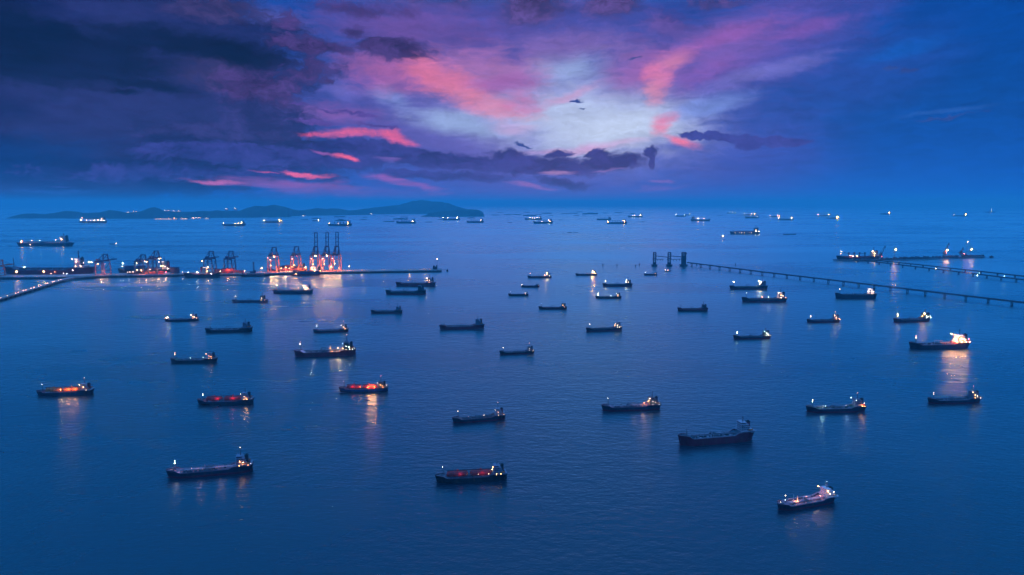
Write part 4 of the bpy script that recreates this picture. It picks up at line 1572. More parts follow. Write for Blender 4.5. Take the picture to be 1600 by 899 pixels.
trestle('long_trestle', [(1074, 415.2), (1200, 431.8), (1330, 447.8), (1460, 464.0), (1600, 481.2), (1720, 495.6)], 12.0, 7.0,
        'long dark pipe trestle running from the loading towers to the right edge', 50)
trestle('conveyor_trestle', [(1332, 409.0), (1420, 419.8), (1510, 431.2), (1600, 442.6), (1720, 457.6)], 10.0, 4.5,
        'nearer of the two parallel thin trestles behind the long one', 60)
trestle('conveyor_trestle', [(1346, 408.4), (1432, 417.6), (1520, 427.6), (1600, 436.8), (1720, 450.6)], 10.0, 4.5,
        'farther of the two parallel thin trestles behind the long one', 60)
for (px, py, c, L, lab) in [(1462, 419.8, 'white', 140, 'small lamp post left on the twin trestles'), (1527, 430.5, 'cool', 260, 'bright greenish lamp post on the twin trestles'),
                            (1530.5, 426.8, 'blue', 90, 'faint lamp post just above the greenish one'), (1569, 431.5, 'blue', 180, 'rightmost lamp post on the twin trestles')]:
    p = sea_at(px, py, 19)
    p.z = 10
    r_ = empty('lamp_post', p, 0, lab, 'lamp post')
    MB().tube((0, 0, -2), (0, 0, 8.6), 0.4, 6, 0.25).build('pole', STEEL, r_)
    lamp(r_, (0, -1, 9.4), c, 1.1, L)

# terminal platform on the right
tp0 = sea_at(1420, 406.5)
term = empty('terminal_platform', tp0, 0, 'long narrow dark terminal platform with cranes at far right', 'pier')
TP = [(1303, 408.6), (1335, 409.4), (1400, 407.6), (1470, 405.4), (1540, 403.6)]
strip('platform_deck', [(sea_at(a, b) - tp0, sea_at(a, b) + Vector((8, 26, 0)) - tp0) for a, b in TP], 3.5, 7.0, CONCD, term)
mb = MB()
for (a, b), (c, d) in zip(TP, TP[1:]):
    p, q = sea_at(a, b) - tp0, sea_at(c, d) - tp0
    n = int((q - p).length / 10)
    for k in range(n):
        s_ = p + (q - p) * (k / n)
        mb.tube((s_.x, s_.y + 2, -1), (s_.x, s_.y + 2, 3.5), 0.9, 5)
mb.build('piles', SOOT, term)
mb = MB()
rr_ = random.Random(5)
for k in range(46):
    f = k / 45
    px = 1380 + 120 * f
    p = sea_at(px, interp(TP, px)) - tp0
    if rr_.random() < 0.8:
        mb.box(p.x, p.y + 10, 7.6, 6 + rr_.random() * 5, 6, 2.5 + rr_.random() * 5)
pa, pb = sea_at(1380, interp(TP, 1380)) - tp0, sea_at(1500, interp(TP, 1500)) - tp0
mb.bar((pa.x, pa.y + 10, 7.4), (pb.x, pb.y + 10, 7.4), 5.0, 0.8)
mb.build('conveyor_line', TST, term)


def on_term(px, back=12):
    p = sea_at(px, interp(TP, px))
    return Vector((p.x * (p.y + back) / p.y, p.y + back, 7.0))


def luffing(px, h, jib, up, label, lights=(), s=1.0):
    p = on_term(px)
    r = empty('luffing_crane', p, 0, label, 'crane', 'luffing cranes on the terminal platform')
    mb = MB()
    for sx in (-1, 1):
        for sy in (-1, 1):
            mb.bar((sx * 7, sy * 5, 0), (sx * 3, sy * 2.5, 14), 1.5)
    mb.box(0, 0, 13, 8, 7, 2)
    mb.build('portal_legs', TST, r)
    MB().box(-2, 0, 15, 12, 7, 7).box(0, 0, 22, 5, 5, 5).build('machinery_house', TST, r)
    MB().bar((0, -1, 20), (-1, -1, 20 + h * 0.5), 1.4).bar((0, 1, 20), (-1, 1, 20 + h * 0.5), 1.4).bar((-7, 0, 22), (-1, 0, 20 + h * 0.5), 1.0).build('mast_frame', TST, r)
    MB().bar((3, -1.2, 20), (3 + jib, 0, 20 + up), 1.5).bar((3, 1.2, 20), (3 + jib, 0, 20 + up), 1.5).bar((3 + jib, 0, 20 + up), (5 + jib, 0, 8 + up), 1.6).bar((-1, 0, 20 + h * 0.5), (3 + jib, 0, 20 + up), 0.7).build('jib', TST, r)
    for (x, y, z, c, rr, L) in lights:
        lamp(r, (x, y, z), c, rr, L)


luffing(1376, 26, 12, 38, 'tall dark luffing crane left on the terminal with its jib up', [(0, -8, 12, 'red', 1.2, 120)])
luffing(1476, 24, 10, 44, 'luffing crane on the terminal with a big orange floodlight', [(2, -10, 32, O, 3.4, 800), (0, -9, 22, 'red', 1.6, 200)])
luffing(1501, 20, 4, 22, 'small dark luffing crane left of the rightmost floodlight', [(8, -9, 16, 'red', 1.6, 220)])
for (px, h, c, r, L, lab) in [(1397.5, 40, O, 3.4, 900, 'flood mast with glowing orange light between the cranes'),
                              (1516, 33, O, 3.2, 800, 'flood mast with glowing orange light near the right end of the terminal'),
                              (1509.5, 66, 'pink', 1.7, 420, 'very tall thin mast with a small pink light')]:
    p = on_term(px, 5)
    r_ = empty('flood_mast', p, 0, lab, 'lamp post', 'flood masts on the terminal')
    MB().tube((0, 0, 0), (0, 0, h), 0.6, 6, 0.35).bar((-3, 0, h), (3, 0, h), 0.5).build('pole', STEEL, r_)
    lamp(r_, (0, -r - 1, h), c, r, L)
p = sea_at(1549, 403.4)
r_ = empty('mooring_dolphin', p, 0, 'small dark mooring dolphin right of the terminal platform', 'dolphin')
MB().box(0, 0, -1, 11, 9, 9, tx=1.1).box(0, 0, 8, 4, 4, 3).build('dolphin_block', CONCD, r_)

# small posts standing in the water
for (px, py, lab) in [(942, 415.5, 'leftmost dark marker post standing alone in the open sea'), (964, 416, 'second dark marker post from the left'),
                      (993, 417, 'lower marker post of the pair near the loading towers'), (999, 415, 'upper marker post of the pair near the loading towers'),
                      (1149, 415, 'dark marker post alone beyond the trestle'), (1088.5, 414.8, 'dark post just behind the start of the trestle')]:
    r_ = empty('marker_post', sea_at(px, py), 0, lab, 'marker post', 'marker posts in the water')
    MB().tube((0, 0, -1), (0, 0, 6), 1.7, 8).tube((0, 0, 6), (0, 0, 8), 2.2, 8, 1.2).build('post', TST, r_)
    MB().tube((0, 0, 8), (0, 0, 10), 0.4, 6).build('topmark', TST, r_)


# ------------------------------------------------------------------ anchored ships, near to far
G = 'ships lying at anchor'
n_, f_ = 60, 420           # lamp radiance: navigation light, floodlight
ship('tanker', 'near tanker with pinkish deck and twin white bow lights, lower left', 'ship', (259, 750, 397, 738), deck='pinkgrey', house='bluegrey', hull='navy',
     floods=[(0.40, 0.0, 0.16, 'pink', 450), (0.12, 0.0, 0.15, 'pink', 450), (-0.12, 0.0, 0.15, 'pink', 450), (-0.38, 0.5, 0.12, 'orange', 500)],
     lamps=[('fore', 'cool', 200), ('fore2', 'cool', 240, 1.3), ('mast', 'white', 70), ('mid', 'orange', 300), ('mid2', 'amber', 200), ('side1', 'amber', 160), ('side3', 'orange', 160), ('stern', 'white', 70), ('deck4', 'pink', 24)],
     funnel='black', mastk=1.1, group=G)
ship('gas_carrier', 'near gas carrier with long dark red deck tanks, bottom centre', 'ship', (679, 757, 793, 751), kind='gas', tank='red', hull='black', boot='black', deck='grey', house='bluegrey', funnel='black',
     floods=[(-0.15, 0.46, 0.13, 'red', 130), (0.15, 0.46, 0.13, 'red', 90)],  # red glow lights added to tint the tanks, no lamp fitting
     lamps=[('fore', 'white', 160), ('wingN', 'orange', 220), ('front', 'amber', 260, 1.2), ('side1', 'amber', 200), ('side2', 'amber', 200), ('tank1', 'white', 60), ('tank2', 'white', 50, 0.8), ('deck3', 'white', 30, 0.7)], mastk=1.15, D=0.072, group=G)
ship('tanker', 'large unlit tanker with maroon hull and pale blue house', 'ship', (1058, 699, 1176, 689), hull='maroon', boot='maroon', deck='teal', house='palegrey', funnel='maroon', D=0.088, fc=0.03, poop=0.03,
     lamps=[], mastk=0.8, group=G)
ship('cargo_ship', 'white fronted ship angled toward the viewer, nearest at lower right', 'ship', (1213, 801, 1303, 785), hull='navy', deck='pinkgrey', house='white', funnel='black', B=0.19,
     floods=[(-0.19, 0.0, 0.15, 'pink', 800), (0.18, 0.0, 0.11, 'orange', 1000), (0.0, 0.0, 0.13, 'pink', 350)],
     lamps=[('fore', 'white', 160), ('fore3', 'blue', 50), ('wingF', 'orange', 360, 1.3), ('wingN', 'amber', 420, 1.4), ('mid', 'white', 120), ('aft', 'white', 200), ('bowdeck', 'white', 30), ('deck1', 'pink', 60), ('deck4', 'orange', 150, 0.9), ('mast', 'blue', 30)],
     posts=[(0.22, 0.12, 'cream'), (0.15, 0.09, 'cream')], group=G, fm=0.36)
ship('gas_carrier', 'small gas carrier with glowing orange tanks, far left', 'ship', (57, 620, 147, 617), kind='gas', tank='orange', hull='navy', boot='navy', deck='redbrown', house='palegrey', funnel='maroon',
     floods=[(-0.20, 0.46, 0.125, 'orange', 1700), (-0.08, 0.46, 0.125, 'orange', 1700), (0.04, 0.46, 0.12, 'amber', 1000)],
     lamps=[('fore', 'white', 100), ('mast', 'pink', 60), ('wingN', 'amber', 240), ('mid', 'amber', 200), ('deck3', 'amber', 120), ('side2', 'white', 60)],
     posts=[(0.18, 0.10, 'white'), (-0.12, 0.12, 'white')], group=G, mastk=1.2)
ship('gas_carrier', 'small carrier with crimson deck tanks and orange stern lights, left', 'ship', (308, 634, 397, 632), kind='gas', tank='red', hull='navy', boot='black', deck='redbrown', house='dim', funnel='black',
     floods=[(-0.15, 0.46, 0.13, 'red', 400), (0.12, 0.46, 0.13, 'red', 350), (-0.38, 0.5, 0.12, 'orange', 900)],  # the red pair is added to tint the tanks
     lamps=[('fore', 'white', 100), ('fore2', 'cool', 120), ('wingN', 'amber', 140), ('mid', 'white', 60), ('side2', 'amber', 140), ('side1', 'amber', 120), ('stern', 'pink', 110), ('deck2', 'red', 40), ('deck4', 'red', 30)], posts=[(-0.34, 0.13, 'navy')], group=G)
ship('gas_carrier', 'gas carrier with one fiercely orange lit tank near its house', 'ship', (529, 614, 607, 613), kind='gas', tank='red', hull='blue', boot='navy', deck='redbrown', house='grey', funnel='black',
     floods=[(-0.22, 0.46, 0.12, 'orange', 4200), (-0.12, 0.46, 0.12, 'orange', 4200), (-0.17, 0.0, 0.19, 'orange', 3000), (0.06, 0.46, 0.12, 'orange', 500), (0.2, 0.46, 0.12, 'red', 400)],
     lamps=[('fore', 'white', 90), ('mast', 'red', 90), ('wingN', 'white', 90), ('mid', 'orange', 200), ('mid2', 'orange', 140), ('side2', 'amber', 110), ('tank1', 'orange', 200), ('tank2', 'orange', 200), ('aft', 'white', 60), ('deck3', 'orange', 70)],
     posts=[(0.18, 0.14, 'red'), (-0.08, 0.13, 'red')], group=G, mastk=1.2)
ship('tanker', 'long maroon hulled tanker with yellow light before its house, left of centre', 'ship', (459, 559, 557, 556), hull='maroon', boot='maroon', deck='palegrey', house='teal', funnel='black', D=0.075,
     floods=[(-0.22, 0.1, 0.13, 'amber', 7000), (-0.1, 0.1, 0.13, 'amber', 1500), (0.2, 0.1, 0.14, 'white', 1200)],
     lamps=[('fore', 'pink', 50), ('fore2', 'white', 240, 1.2), ('mast', 'pink', 70), ('frontlow', 'amber', 200), ('deck1', 'amber', 300), ('wingN', 'white', 200), ('mid', 'cool', 200), ('mid2', 'cool', 220), ('side1', 'white', 90), ('side2', 'white', 130), ('side3', 'white', 130), ('stern', 'white', 90)],
     posts=[(-0.08, 0.09, 'cream')], group=G, mastk=1.35)
ship('tanker', 'tanker with brownish pink deck and red lit funnel, below centre', 'ship', (706, 663, 790, 656), hull='navy', deck='brown', house='dim', funnel='maroon',
     lamps=[('fore', 'white', 80), ('mast', 'pink', 60), ('wingN', 'white', 110), ('mid', 'pink', 120), ('funnelL', 'orange', 220), ('side1', 'orange', 160), ('side3', 'orange', 200), ('deck2', 'white', 60), ('deck4', 'pink', 40)], group=G, mastk=1.2)
ship('tanker', 'tanker with bright white bridge lights and pinkish deck, right of centre', 'ship', (939, 644, 1032, 641), hull='navy', boot='maroon', deck='pinkgrey', house='grey', funnel='blue',
     floods=[(-0.23, 0.1, 0.13, 'orange', 1600), (-0.05, 0.0, 0.13, 'pink', 450)],
     lamps=[('fore', 'white', 150), ('wingN', 'white', 320, 1.2), ('front', 'amber', 300), ('mid', 'white', 150), ('mid2', 'white', 120), ('side1', 'white', 110), ('side3', 'white', 120), ('stern', 'white', 70), ('deck1', 'orange', 160)], group=G, mastk=1.15)
ship('tanker', 'tanker with green deck and pale blue house front, lower right', 'ship', (1258, 646, 1352, 644), hull='navy', deck='green', house='bluegrey', funnel='black',
     floods=[(0.22, 0.1, 0.12, 'cool', 900), (-0.22, -0.1, 0.14, 'blue', 600), (-0.40, 0.5, 0.12, 'orange', 800)],
     lamps=[('fore', 'white', 130), ('fore2', 'cool', 150), ('mast', 'pink', 50), ('wingF', 'blue', 120), ('wingN', 'blue', 100), ('aft', 'white', 130), ('side2', 'orange', 220), ('side3', 'orange', 240), ('deck4', 'cool', 60), ('funnelL', 'orange', 60)], group=G, mastk=1.05)
ship('tanker', 'dark tanker with amber bridge lights below the long orange reflection', 'ship', (1448, 632, 1531, 630), hull='navy', deck='teal', house='bluegrey', funnel='black',
     lamps=[('fore', 'white', 70), ('fore2', 'white', 90), ('mast', 'red', 60), ('wingN', 'amber', 200), ('mid', 'amber', 180), ('mid2', 'white', 130), ('side1', 'amber', 130), ('side3', 'white', 110), ('stern', 'white', 40)], group=G)
ship('tanker', 'brightest tanker at right, house ablaze over an orange reflection', 'ship', (1419, 547, 1513, 545), hull='navy', boot='navy', deck='redbrown', house='white', funnel='black', windows='lit', D=0.075,
     floods=[(-0.2, 0.2, 0.15, 'orange', 12000), (-0.34, 0.8, 0.13, 'orange', 9000), (-0.1, 0.1, 0.13, 'orange', 2500)],
     lamps=[('fore', 'pink', 120), ('fore2', 'white', 200, 1.2), ('wingN', 'orange', 1100, 1.5), ('wingF', 'orange', 700, 1.4), ('front', 'orange', 1100, 1.5), ('mid', 'amber', 700, 1.4), ('mid2', 'amber', 420, 1.3), ('side1', 'amber', 450, 1.1), ('side2', 'amber', 450, 1.1), ('side3', 'pink', 600), ('frontlow', 'orange', 700, 1.2), ('aft', 'red', 300, 1.2), ('funnelL', 'white', 300)],
     group=G, hw=0.15, hx=-0.27)
ship('tanker', 'tanker with two orange floodlights reflected in the sea, far right', 'ship', (1395, 505, 1452, 503), hull='navy', deck='teal', house='teal', funnel='blue',
     lamps=[('fore', 'amber', 500, 1.3), ('fore2', 'orange', 500, 1.2), ('wingN', 'orange', 1300, 1.5), ('front', 'orange', 500), ('mid', 'cool', 160, 0.9), ('mid2', 'cool', 160, 0.9), ('side1', 'cool', 130), ('side3', 'cool', 200), ('stern', 'white', 60), ('aft', 'cool', 70)], group=G, hw=0.14)
ship('tanker', 'small tanker with pinkish bow and stern lights, upper right', 'ship', (1260, 505, 1312, 504), hull='navy', deck='grey', house='palegrey', funnel='navy',
     lamps=[('fore', 'pink', 160), ('fore2', 'white', 200), ('wingN', 'amber', 260), ('mid', 'white', 140), ('side1', 'amber', 140), ('side3', 'pink', 240), ('mast', 'pink', 60)], group=G)
ship('tanker', 'tanker with greenish bow and bridge lights right of centre', 'ship', (1145, 531, 1204, 530), hull='navy', deck='grey', house='teal', funnel='blue', detail=1,
     lamps=[('fore', 'white', 140), ('fore2', 'cool', 260, 1.2), ('wingN', 'cool', 600, 1.3), ('mid', 'cool', 160), ('mid2', 'cool', 130), ('side1', 'cool', 120), ('side2', 'white', 110), ('side3', 'white', 110)], group=G)
ship('tanker', 'small dark tanker with one bow lamp, centre', 'ship', (780, 555, 835, 553), hull='black', deck='dark', house='bluegrey', funnel='navy',
     lamps=[('fore', 'white', 110), ('mid', 'white', 70), ('side1', 'white', 60), ('side3', 'white', 60), ('mast', 'pink', 24)], group=G)
ship('tanker', 'tanker with grey deck and white house lights, above centre right', 'ship', (915, 519, 972, 517), hull='navy', deck='grey', house='bluegrey', funnel='blue',
     lamps=[('fore', 'white', 200), ('wingN', 'white', 160), ('front', 'orange', 180), ('mid', 'white', 110), ('side1', 'white', 160), ('side2', 'white', 130), ('stern', 'white', 60)], group=G)
ship('tanker', 'unlit tanker with dull red deck and maroon hull, centre', 'ship', (686, 516, 757, 514), hull='maroon', boot='maroon', deck='redbrown', house='bluegrey', funnel='navy', lamps=[], group=G)
ship('tanker', 'small unlit tanker with reddish deck above centre left', 'ship', (579, 490, 629, 488), hull='black', deck='redbrown', house='bluegrey', funnel='navy', lamps=[], posts=[(0.25, 0.13, 'grey')], group=G, mastk=1.2)
ship('tanker', 'small tanker with red brown deck just above the long maroon tanker', 'ship', (489, 521, 545, 519), hull='black', deck='redbrown', house='palegrey', funnel='navy',
     lamps=[('fore', 'white', 90), ('fore2', 'blue', 60), ('wingN', 'white', 130), ('mid', 'white', 90), ('mid2', 'amber', 50), ('side2', 'amber', 80), ('mast', 'pink', 50)], posts=[(-0.05, 0.09, 'redbrown')], group=G, mastk=1.2)
ship('tanker', 'small tanker with green deck and twin bow lamps, left', 'ship', (266, 568, 340, 567), hull='black', boot='black', deck='green', house='dim', funnel='navy',
     lamps=[('fore', 'pink', 110), ('fore2', 'amber', 130), ('wingN', 'orange', 110), ('mid', 'pink', 80), ('mid2', 'orange', 80), ('side2', 'orange', 130), ('side1', 'orange', 80), ('deck3', 'cool', 60), ('deck1', 'cool', 50)], group=G, mastk=1.15)
ship('tanker', 'unlit dark tanker with bluish grey house, left of centre', 'ship', (320, 521, 395, 519), hull='black', boot='black', deck='dark', house='bluegrey', funnel='navy', lamps=[], group=G)
ship('tanker', 'small tanker with a white glare at its bow, upper left', 'ship', (257, 503.5, 311, 502), hull='navy', boot='black', deck='bluegrey', house='palegrey', funnel='navy', fc=0.03,
     lamps=[('fore3', 'white', 520, 1.3), ('bowdeck', 'amber', 300), ('wingN', 'white', 200), ('mid', 'amber', 150), ('mid2', 'white', 120), ('side1', 'pink', 110), ('side3', 'pink', 110)], group=G)
ship('tanker', 'dark tanker with bright lit white house and orange bow lamp', 'ship', (426, 460, 489, 460), hull='navy', boot='navy', deck='grey', house='white', windows='white', funnel='navy', D=0.08,
     lamps=[('fore', 'amber', 900, 1.3), ('wingN', 'amber', 420), ('front', 'amber', 420), ('mid', 'amber', 320), ('mid2', 'amber', 260), ('side1', 'white', 100)], group=G, detail=1)
ship('tanker', 'thin low tanker with small stern lights near the pier', 'ship', (362, 473, 419, 472), hull='navy', deck='dark', house='grey', funnel='navy', D=0.04, detail=1, hw=0.1,
     lamps=[('fore', 'white', 120), ('mid', 'white', 110), ('side1', 'amber', 110), ('side3', 'pink', 90)], group=G)
ship('tanker', 'maroon hulled tanker with lit house, upper of the close pair', 'ship', (618, 448, 681, 447), hull='maroon', boot='maroon', deck='redbrown', house='palegrey', funnel='navy', D=0.07, detail=1,
     lamps=[('wingN', 'white', 180), ('front', 'amber', 160), ('mid', 'white', 120), ('side1', 'pink', 60)], posts=[(0.1, 0.10, 'grey')], group=G)
ship('tanker', 'unlit tanker with grey green house, lower of the close pair', 'ship', (602, 461, 666, 460), hull='black', boot='maroon', deck='grey', house='teal', funnel='navy', D=0.075, detail=1, lamps=[], group=G)
ship('tanker', 'small ship with orange lit stern and reflection above centre', 'ship', (824, 435, 862, 435), hull='navy', deck='redbrown', house='cream', funnel='navy', detail=1,
     lamps=[('wingN', 'orange', 900, 1.2), ('front', 'amber', 300), ('side2', 'white', 160), ('deck1', 'orange', 240), ('fore', 'pink', 60)], group=G)
ship('cargo_ship', 'low dark vessel with small lights at both ends', 'ship', (814, 449.5, 843, 449.5), kind='bulk', posts='none', hull='navy', deck='dark', house='bluegrey', funnel='navy', D=0.09, detail=1, tiers=2,
     lamps=[('bowdeck', 'white', 120), ('side3', 'pink', 120)], group=G)
ship('tanker', 'small dark vessel with one pale lit spot at its stern', 'ship', (794, 463, 826, 463), hull='black', boot='black', deck='dark', house='palegrey', funnel='navy', D=0.085, detail=1, tiers=3,
     lamps=[('side1', 'pink', 90), ('mid', 'blue', 60), ('fore', 'blue', 50)], group=G)
ship('tanker', 'small tanker with fierce orange house light over an orange reflection', 'ship', (899, 431, 933, 431), hull='navy', boot='navy', deck='grey', house='cream', funnel='maroon', detail=1,
     lamps=[('wingN', 'orange', 2200, 1.3), ('front', 'orange', 2000, 1.2), ('mid', 'orange', 500), ('side2', 'pink', 200)], group=G)
ship('tanker', 'tanker with white bow and bridge floodlights, upper of two near centre', 'ship', (941, 448, 988, 448), hull='navy', deck='teal', house='grey', funnel='black', detail=1,
     lamps=[('fore2', 'white', 620, 1.2), ('wingN', 'white', 620, 1.3), ('front', 'blue', 200), ('mid', 'white', 90), ('stern', 'white', 160)], group=G)
ship('tanker', 'small tanker with green lit deck, lower of two near centre', 'ship', (930, 467, 971, 467), hull='navy', deck='green', house='dim', funnel='navy', detail=1,
     lamps=[('fore', 'white', 200), ('fore3', 'cool', 200), ('wingN', 'white', 130), ('mid', 'amber', 100), ('side1', 'amber', 90), ('deck2', 'cool', 70)], group=G)
ship('tanker', 'dark tanker with reddish deck below the two centre tankers', 'ship', (841, 484, 886, 484), hull='black', boot='maroon', deck='redbrown', house='grey', funnel='navy', detail=1,
     lamps=[('mid', 'amber', 80), ('side2', 'pink', 60), ('fore', 'blue', 24)], group=G, mastk=1.1)
ship('coaster', 'little dark coaster below the left loading tower', 'boat', (1006, 430.5, 1027, 430.5), hull='black', deck='dark', house='pinkgrey', funnel='navy', D=0.10, detail=1, tiers=3,
     lamps=[('fore', 'blue', 60), ('side1', 'pink', 60)], group=G)
ship('harbour_tug', 'tiny tug boat right beneath the middle loading tower', 'boat', (1038, 424.6, 1048, 424.6), hull='black', deck='dark', house='white', funnel='red', D=0.13, detail=0, tiers=2, hx=-0.05, hw=0.3, B=0.3,
     lamps=[('fore', 'white', 130), ('wingN', 'pink', 120)], group=G, ang=12)
ship('tanker', 'unlit tanker with dull maroon deck below the trestle start', 'ship', (1058, 487, 1106, 486.5), hull='maroon', boot='black', deck='redbrown', house='grey', funnel='navy', D=0.085, detail=1, lamps=[], group=G, mastk=1.2)
ship('tanker', 'tanker with white floodlit house just below the trestle', 'ship', (1139, 452.5, 1199, 452.5), hull='navy', deck='green', house='bluegrey', funnel='navy', detail=1,
     lamps=[('fore', 'white', 320), ('wingN', 'white', 1500, 1.5), ('wingF', 'white', 700, 1.2), ('front', 'white', 400)], group=G, D=0.06)
ship('tanker', 'tanker with lit stern house below the floodlit white one', 'ship', (1158, 473, 1229, 472.5), hull='navy', deck='grey', house='palegrey', funnel='navy', windows='lit', detail=1,
     lamps=[('deck3', 'pink', 200, 0.9), ('deck2', 'white', 300), ('wingN', 'cool', 200), ('mid', 'amber', 260), ('side1', 'white', 200), ('mid2', 'white', 120), ('fore', 'blue', 70), ('side3', 'pink', 60)], group=G, D=0.075)
ship('tanker', 'high sided dark tanker with lit white house under the trestle at right', 'ship', (1304, 467.5, 1369, 467.5), hull='navy', boot='navy', deck='grey', house='white', windows='white', funnel='navy', D=0.10, detail=1,
     lamps=[('fore', 'white', 90), ('wingN', 'white', 170), ('front', 'white', 170), ('mid', 'white', 150), ('mid2', 'white', 130), ('side1', 'white', 60)], group=G)
ship('small_boat', 'tiny dark boat above the long maroon tanker', 'boat', (491, 533.5, 495, 533.5), hull='black', deck='dark', house='grey', funnel='navy', D=0.13, detail=0, tiers=1, hx=-0.05, hw=0.3, B=0.3, lamps=[], mastk=0.6)

# ships by the left pier
ship('bulk_carrier', 'very long maroon ship moored behind the left end of the pier', 'ship', (6, 429.3, 150, 429.3), kind='bulk', posts='none', hull='maroon', boot='maroon', deck='grey', house='white', windows='white', funnel='navy', D=0.050, B=0.11, detail=0, tiers=3, hx=-0.30, hw=0.06,
     lamps=[('mid', 'pink', 300), ('side1', 'amber', 220), ('wingN', 'white', 200), ('side3', 'white', 180), ('aft', 'pink', 220), ((0.27, 0.0, 0.073), 'cool', 420, 1.5), ((0.04, 0.0, 0.070), 'amber', 900, 1.9), ((-0.075, 0.0, 0.070), 'amber', 900, 1.9),
            ((-0.10, 0.60, 0.034), 'orange', 120, 1.0), ((0.02, 0.60, 0.034), 'orange', 120, 1.0)], group='ships moored at the pier')
ship('container_ship', 'container ship with dark stacks and brightly lit house behind the pier', 'ship', (184, 428.0, 268, 428.0), kind='container', stacks=[0.03, 0.05, 0.04, 0.09, 0.0, 0.09], hull='black', boot='black', deck='dark', house='cream', windows='white', funnel='maroon', D=0.058, detail=0, tiers=5, hx=-0.33,
     lamps=[('fore', 'white', 700, 1.4), ('fore3', 'white', 260), ('mid', 'amber', 420), ('side1', 'amber', 420), ('mid2', 'pink', 320), ('wingN', 'white', 220), ('side3', 'white', 220), ('front', 'amber', 380)], group='ships moored at the pier')
ship('freighter', 'dark freighter with yellow lit house moored in front of the pier', 'ship', (345, 433.8, 288, 433.8), kind='bulk', posts='none', hull='black', boot='black', deck='redbrown', house='cream', windows='white', funnel='red', D=0.085, detail=0, tiers=6, hx=0.12, hw=0.13,
     lamps=[('side1', 'amber', 700), ('mid', 'amber', 800), ('side2', 'amber', 600), ('mid2', 'cool', 500), ('wingN', 'white', 300), ('front', 'orange', 420), ((-0.10, -0.5, 0.14), 'white', 420, 1.3), ((-0.36, -0.3, 0.13), 'blue', 260, 1.0), ((0.28, -0.55, 0.10), 'white', 220)],
     group='ships moored at the pier', mastk=0.6)
ship('freighter', 'small freighter with pink lit deck behind the second arched crane', 'ship', (391, 428.5, 362, 428.5), kind='bulk', posts='none', hull='black', deck='redbrown', house='pinkgrey', funnel='red', D=0.10, detail=0, tiers=3,
     lamps=[((0.22, -0.3, 0.18), 'pink', 300, 1.2), ('front', 'pink', 200), ((0.0, -0.4, 0.16), 'pink', 160)], group='ships moored at the pier')
ship('dark_barge', 'low dark barge alongside the pier left of the orange quay', 'barge', (422, 432.8, 376, 432.8), kind='bulk', posts='none', hull='black', boot='black', deck='dark', house='dim', funnel='navy', D=0.05, detail=0, tiers=1, lamps=[], group='ships moored at the pier', mastk=0.4)
ship('container_feeder', 'feeder ship with red containers behind the orange lit quay', 'ship', (416, 425.6, 480, 425.6), kind='container', stacks=[0.10, 0.12, 0.12, 0.11, 0.09, 0.0], hull='navy', deck='dark', house='cream', funnel='navy', D=0.055, detail=0, tiers=4,
     lamps=[('side1', 'orange', 300), ((0.1, 0.6, 0.1), 'orange', 360, 1.1), ((-0.1, 0.6, 0.1), 'orange', 360, 1.1), ((0.36, 0.4, 0.1), 'amber', 300)], group='ships moored at the pier')
ship('offshore_ship', 'dark purple ship with orange lit house in front of the raised cranes', 'ship', (457, 431.0, 501, 430.6), kind='bulk', posts='none', hull='blue', boot='maroon', deck='brown', house='white', windows='white', funnel='navy', D=0.14, detail=0, tiers=5, hx=-0.24, hw=0.22, B=0.2,
     lamps=[('side1', 'orange', 700), ('mid', 'orange', 700), ('front', 'orange', 700, 1.2), ('wingN', 'pink', 300), ('side3', 'orange', 300)], group='ships moored at the pier', mastk=0.8)
ship('harbour_tug', 'small tug tied to the quay left of the purple ship', 'boat', (455, 431.6, 472, 431.6), hull='maroon', boot='maroon', deck='redbrown', house='pinkgrey', funnel='red', D=0.11, detail=0, tiers=2, hx=0.1, hw=0.25, B=0.28, lamps=[('mid', 'orange', 300), ('front', 'orange', 200)], group='ships moored at the pier')

# right terminal
ship('bulk_carrier', 'bulk carrier with derricks and pink deck lights behind the right terminal', 'ship', (1306, 406.8, 1374, 406.8), kind='bulk', hull='navy', boot='navy', deck='redbrown', house='cream', funnel='maroon', D=0.065, detail=0,
     lamps=[('fore', 'white', 160), ('fore3', 'pink', 160), ('deck4', 'pink', 300), ('deck3', 'pink', 220), ((0.15, 0.5, 0.09), 'white', 260), ((0.05, 0.5, 0.09), 'amber', 260), ('wingN', 'white', 320), ('mid', 'amber', 420), ('side1', 'orange', 240)], group='ships at the right terminal')
ship('barge', 'dark barge with sloping cargo at the right end of the terminal', 'barge', (1538, 402.2, 1502, 402.2), kind='bulk', posts='none', hull='navy', boot='navy', deck='grey', house='dim', funnel='maroon', D=0.07, detail=0, tiers=2, lamps=[('front', 'red', 200), ('mid', 'pink', 200)], group='ships at the right terminal')

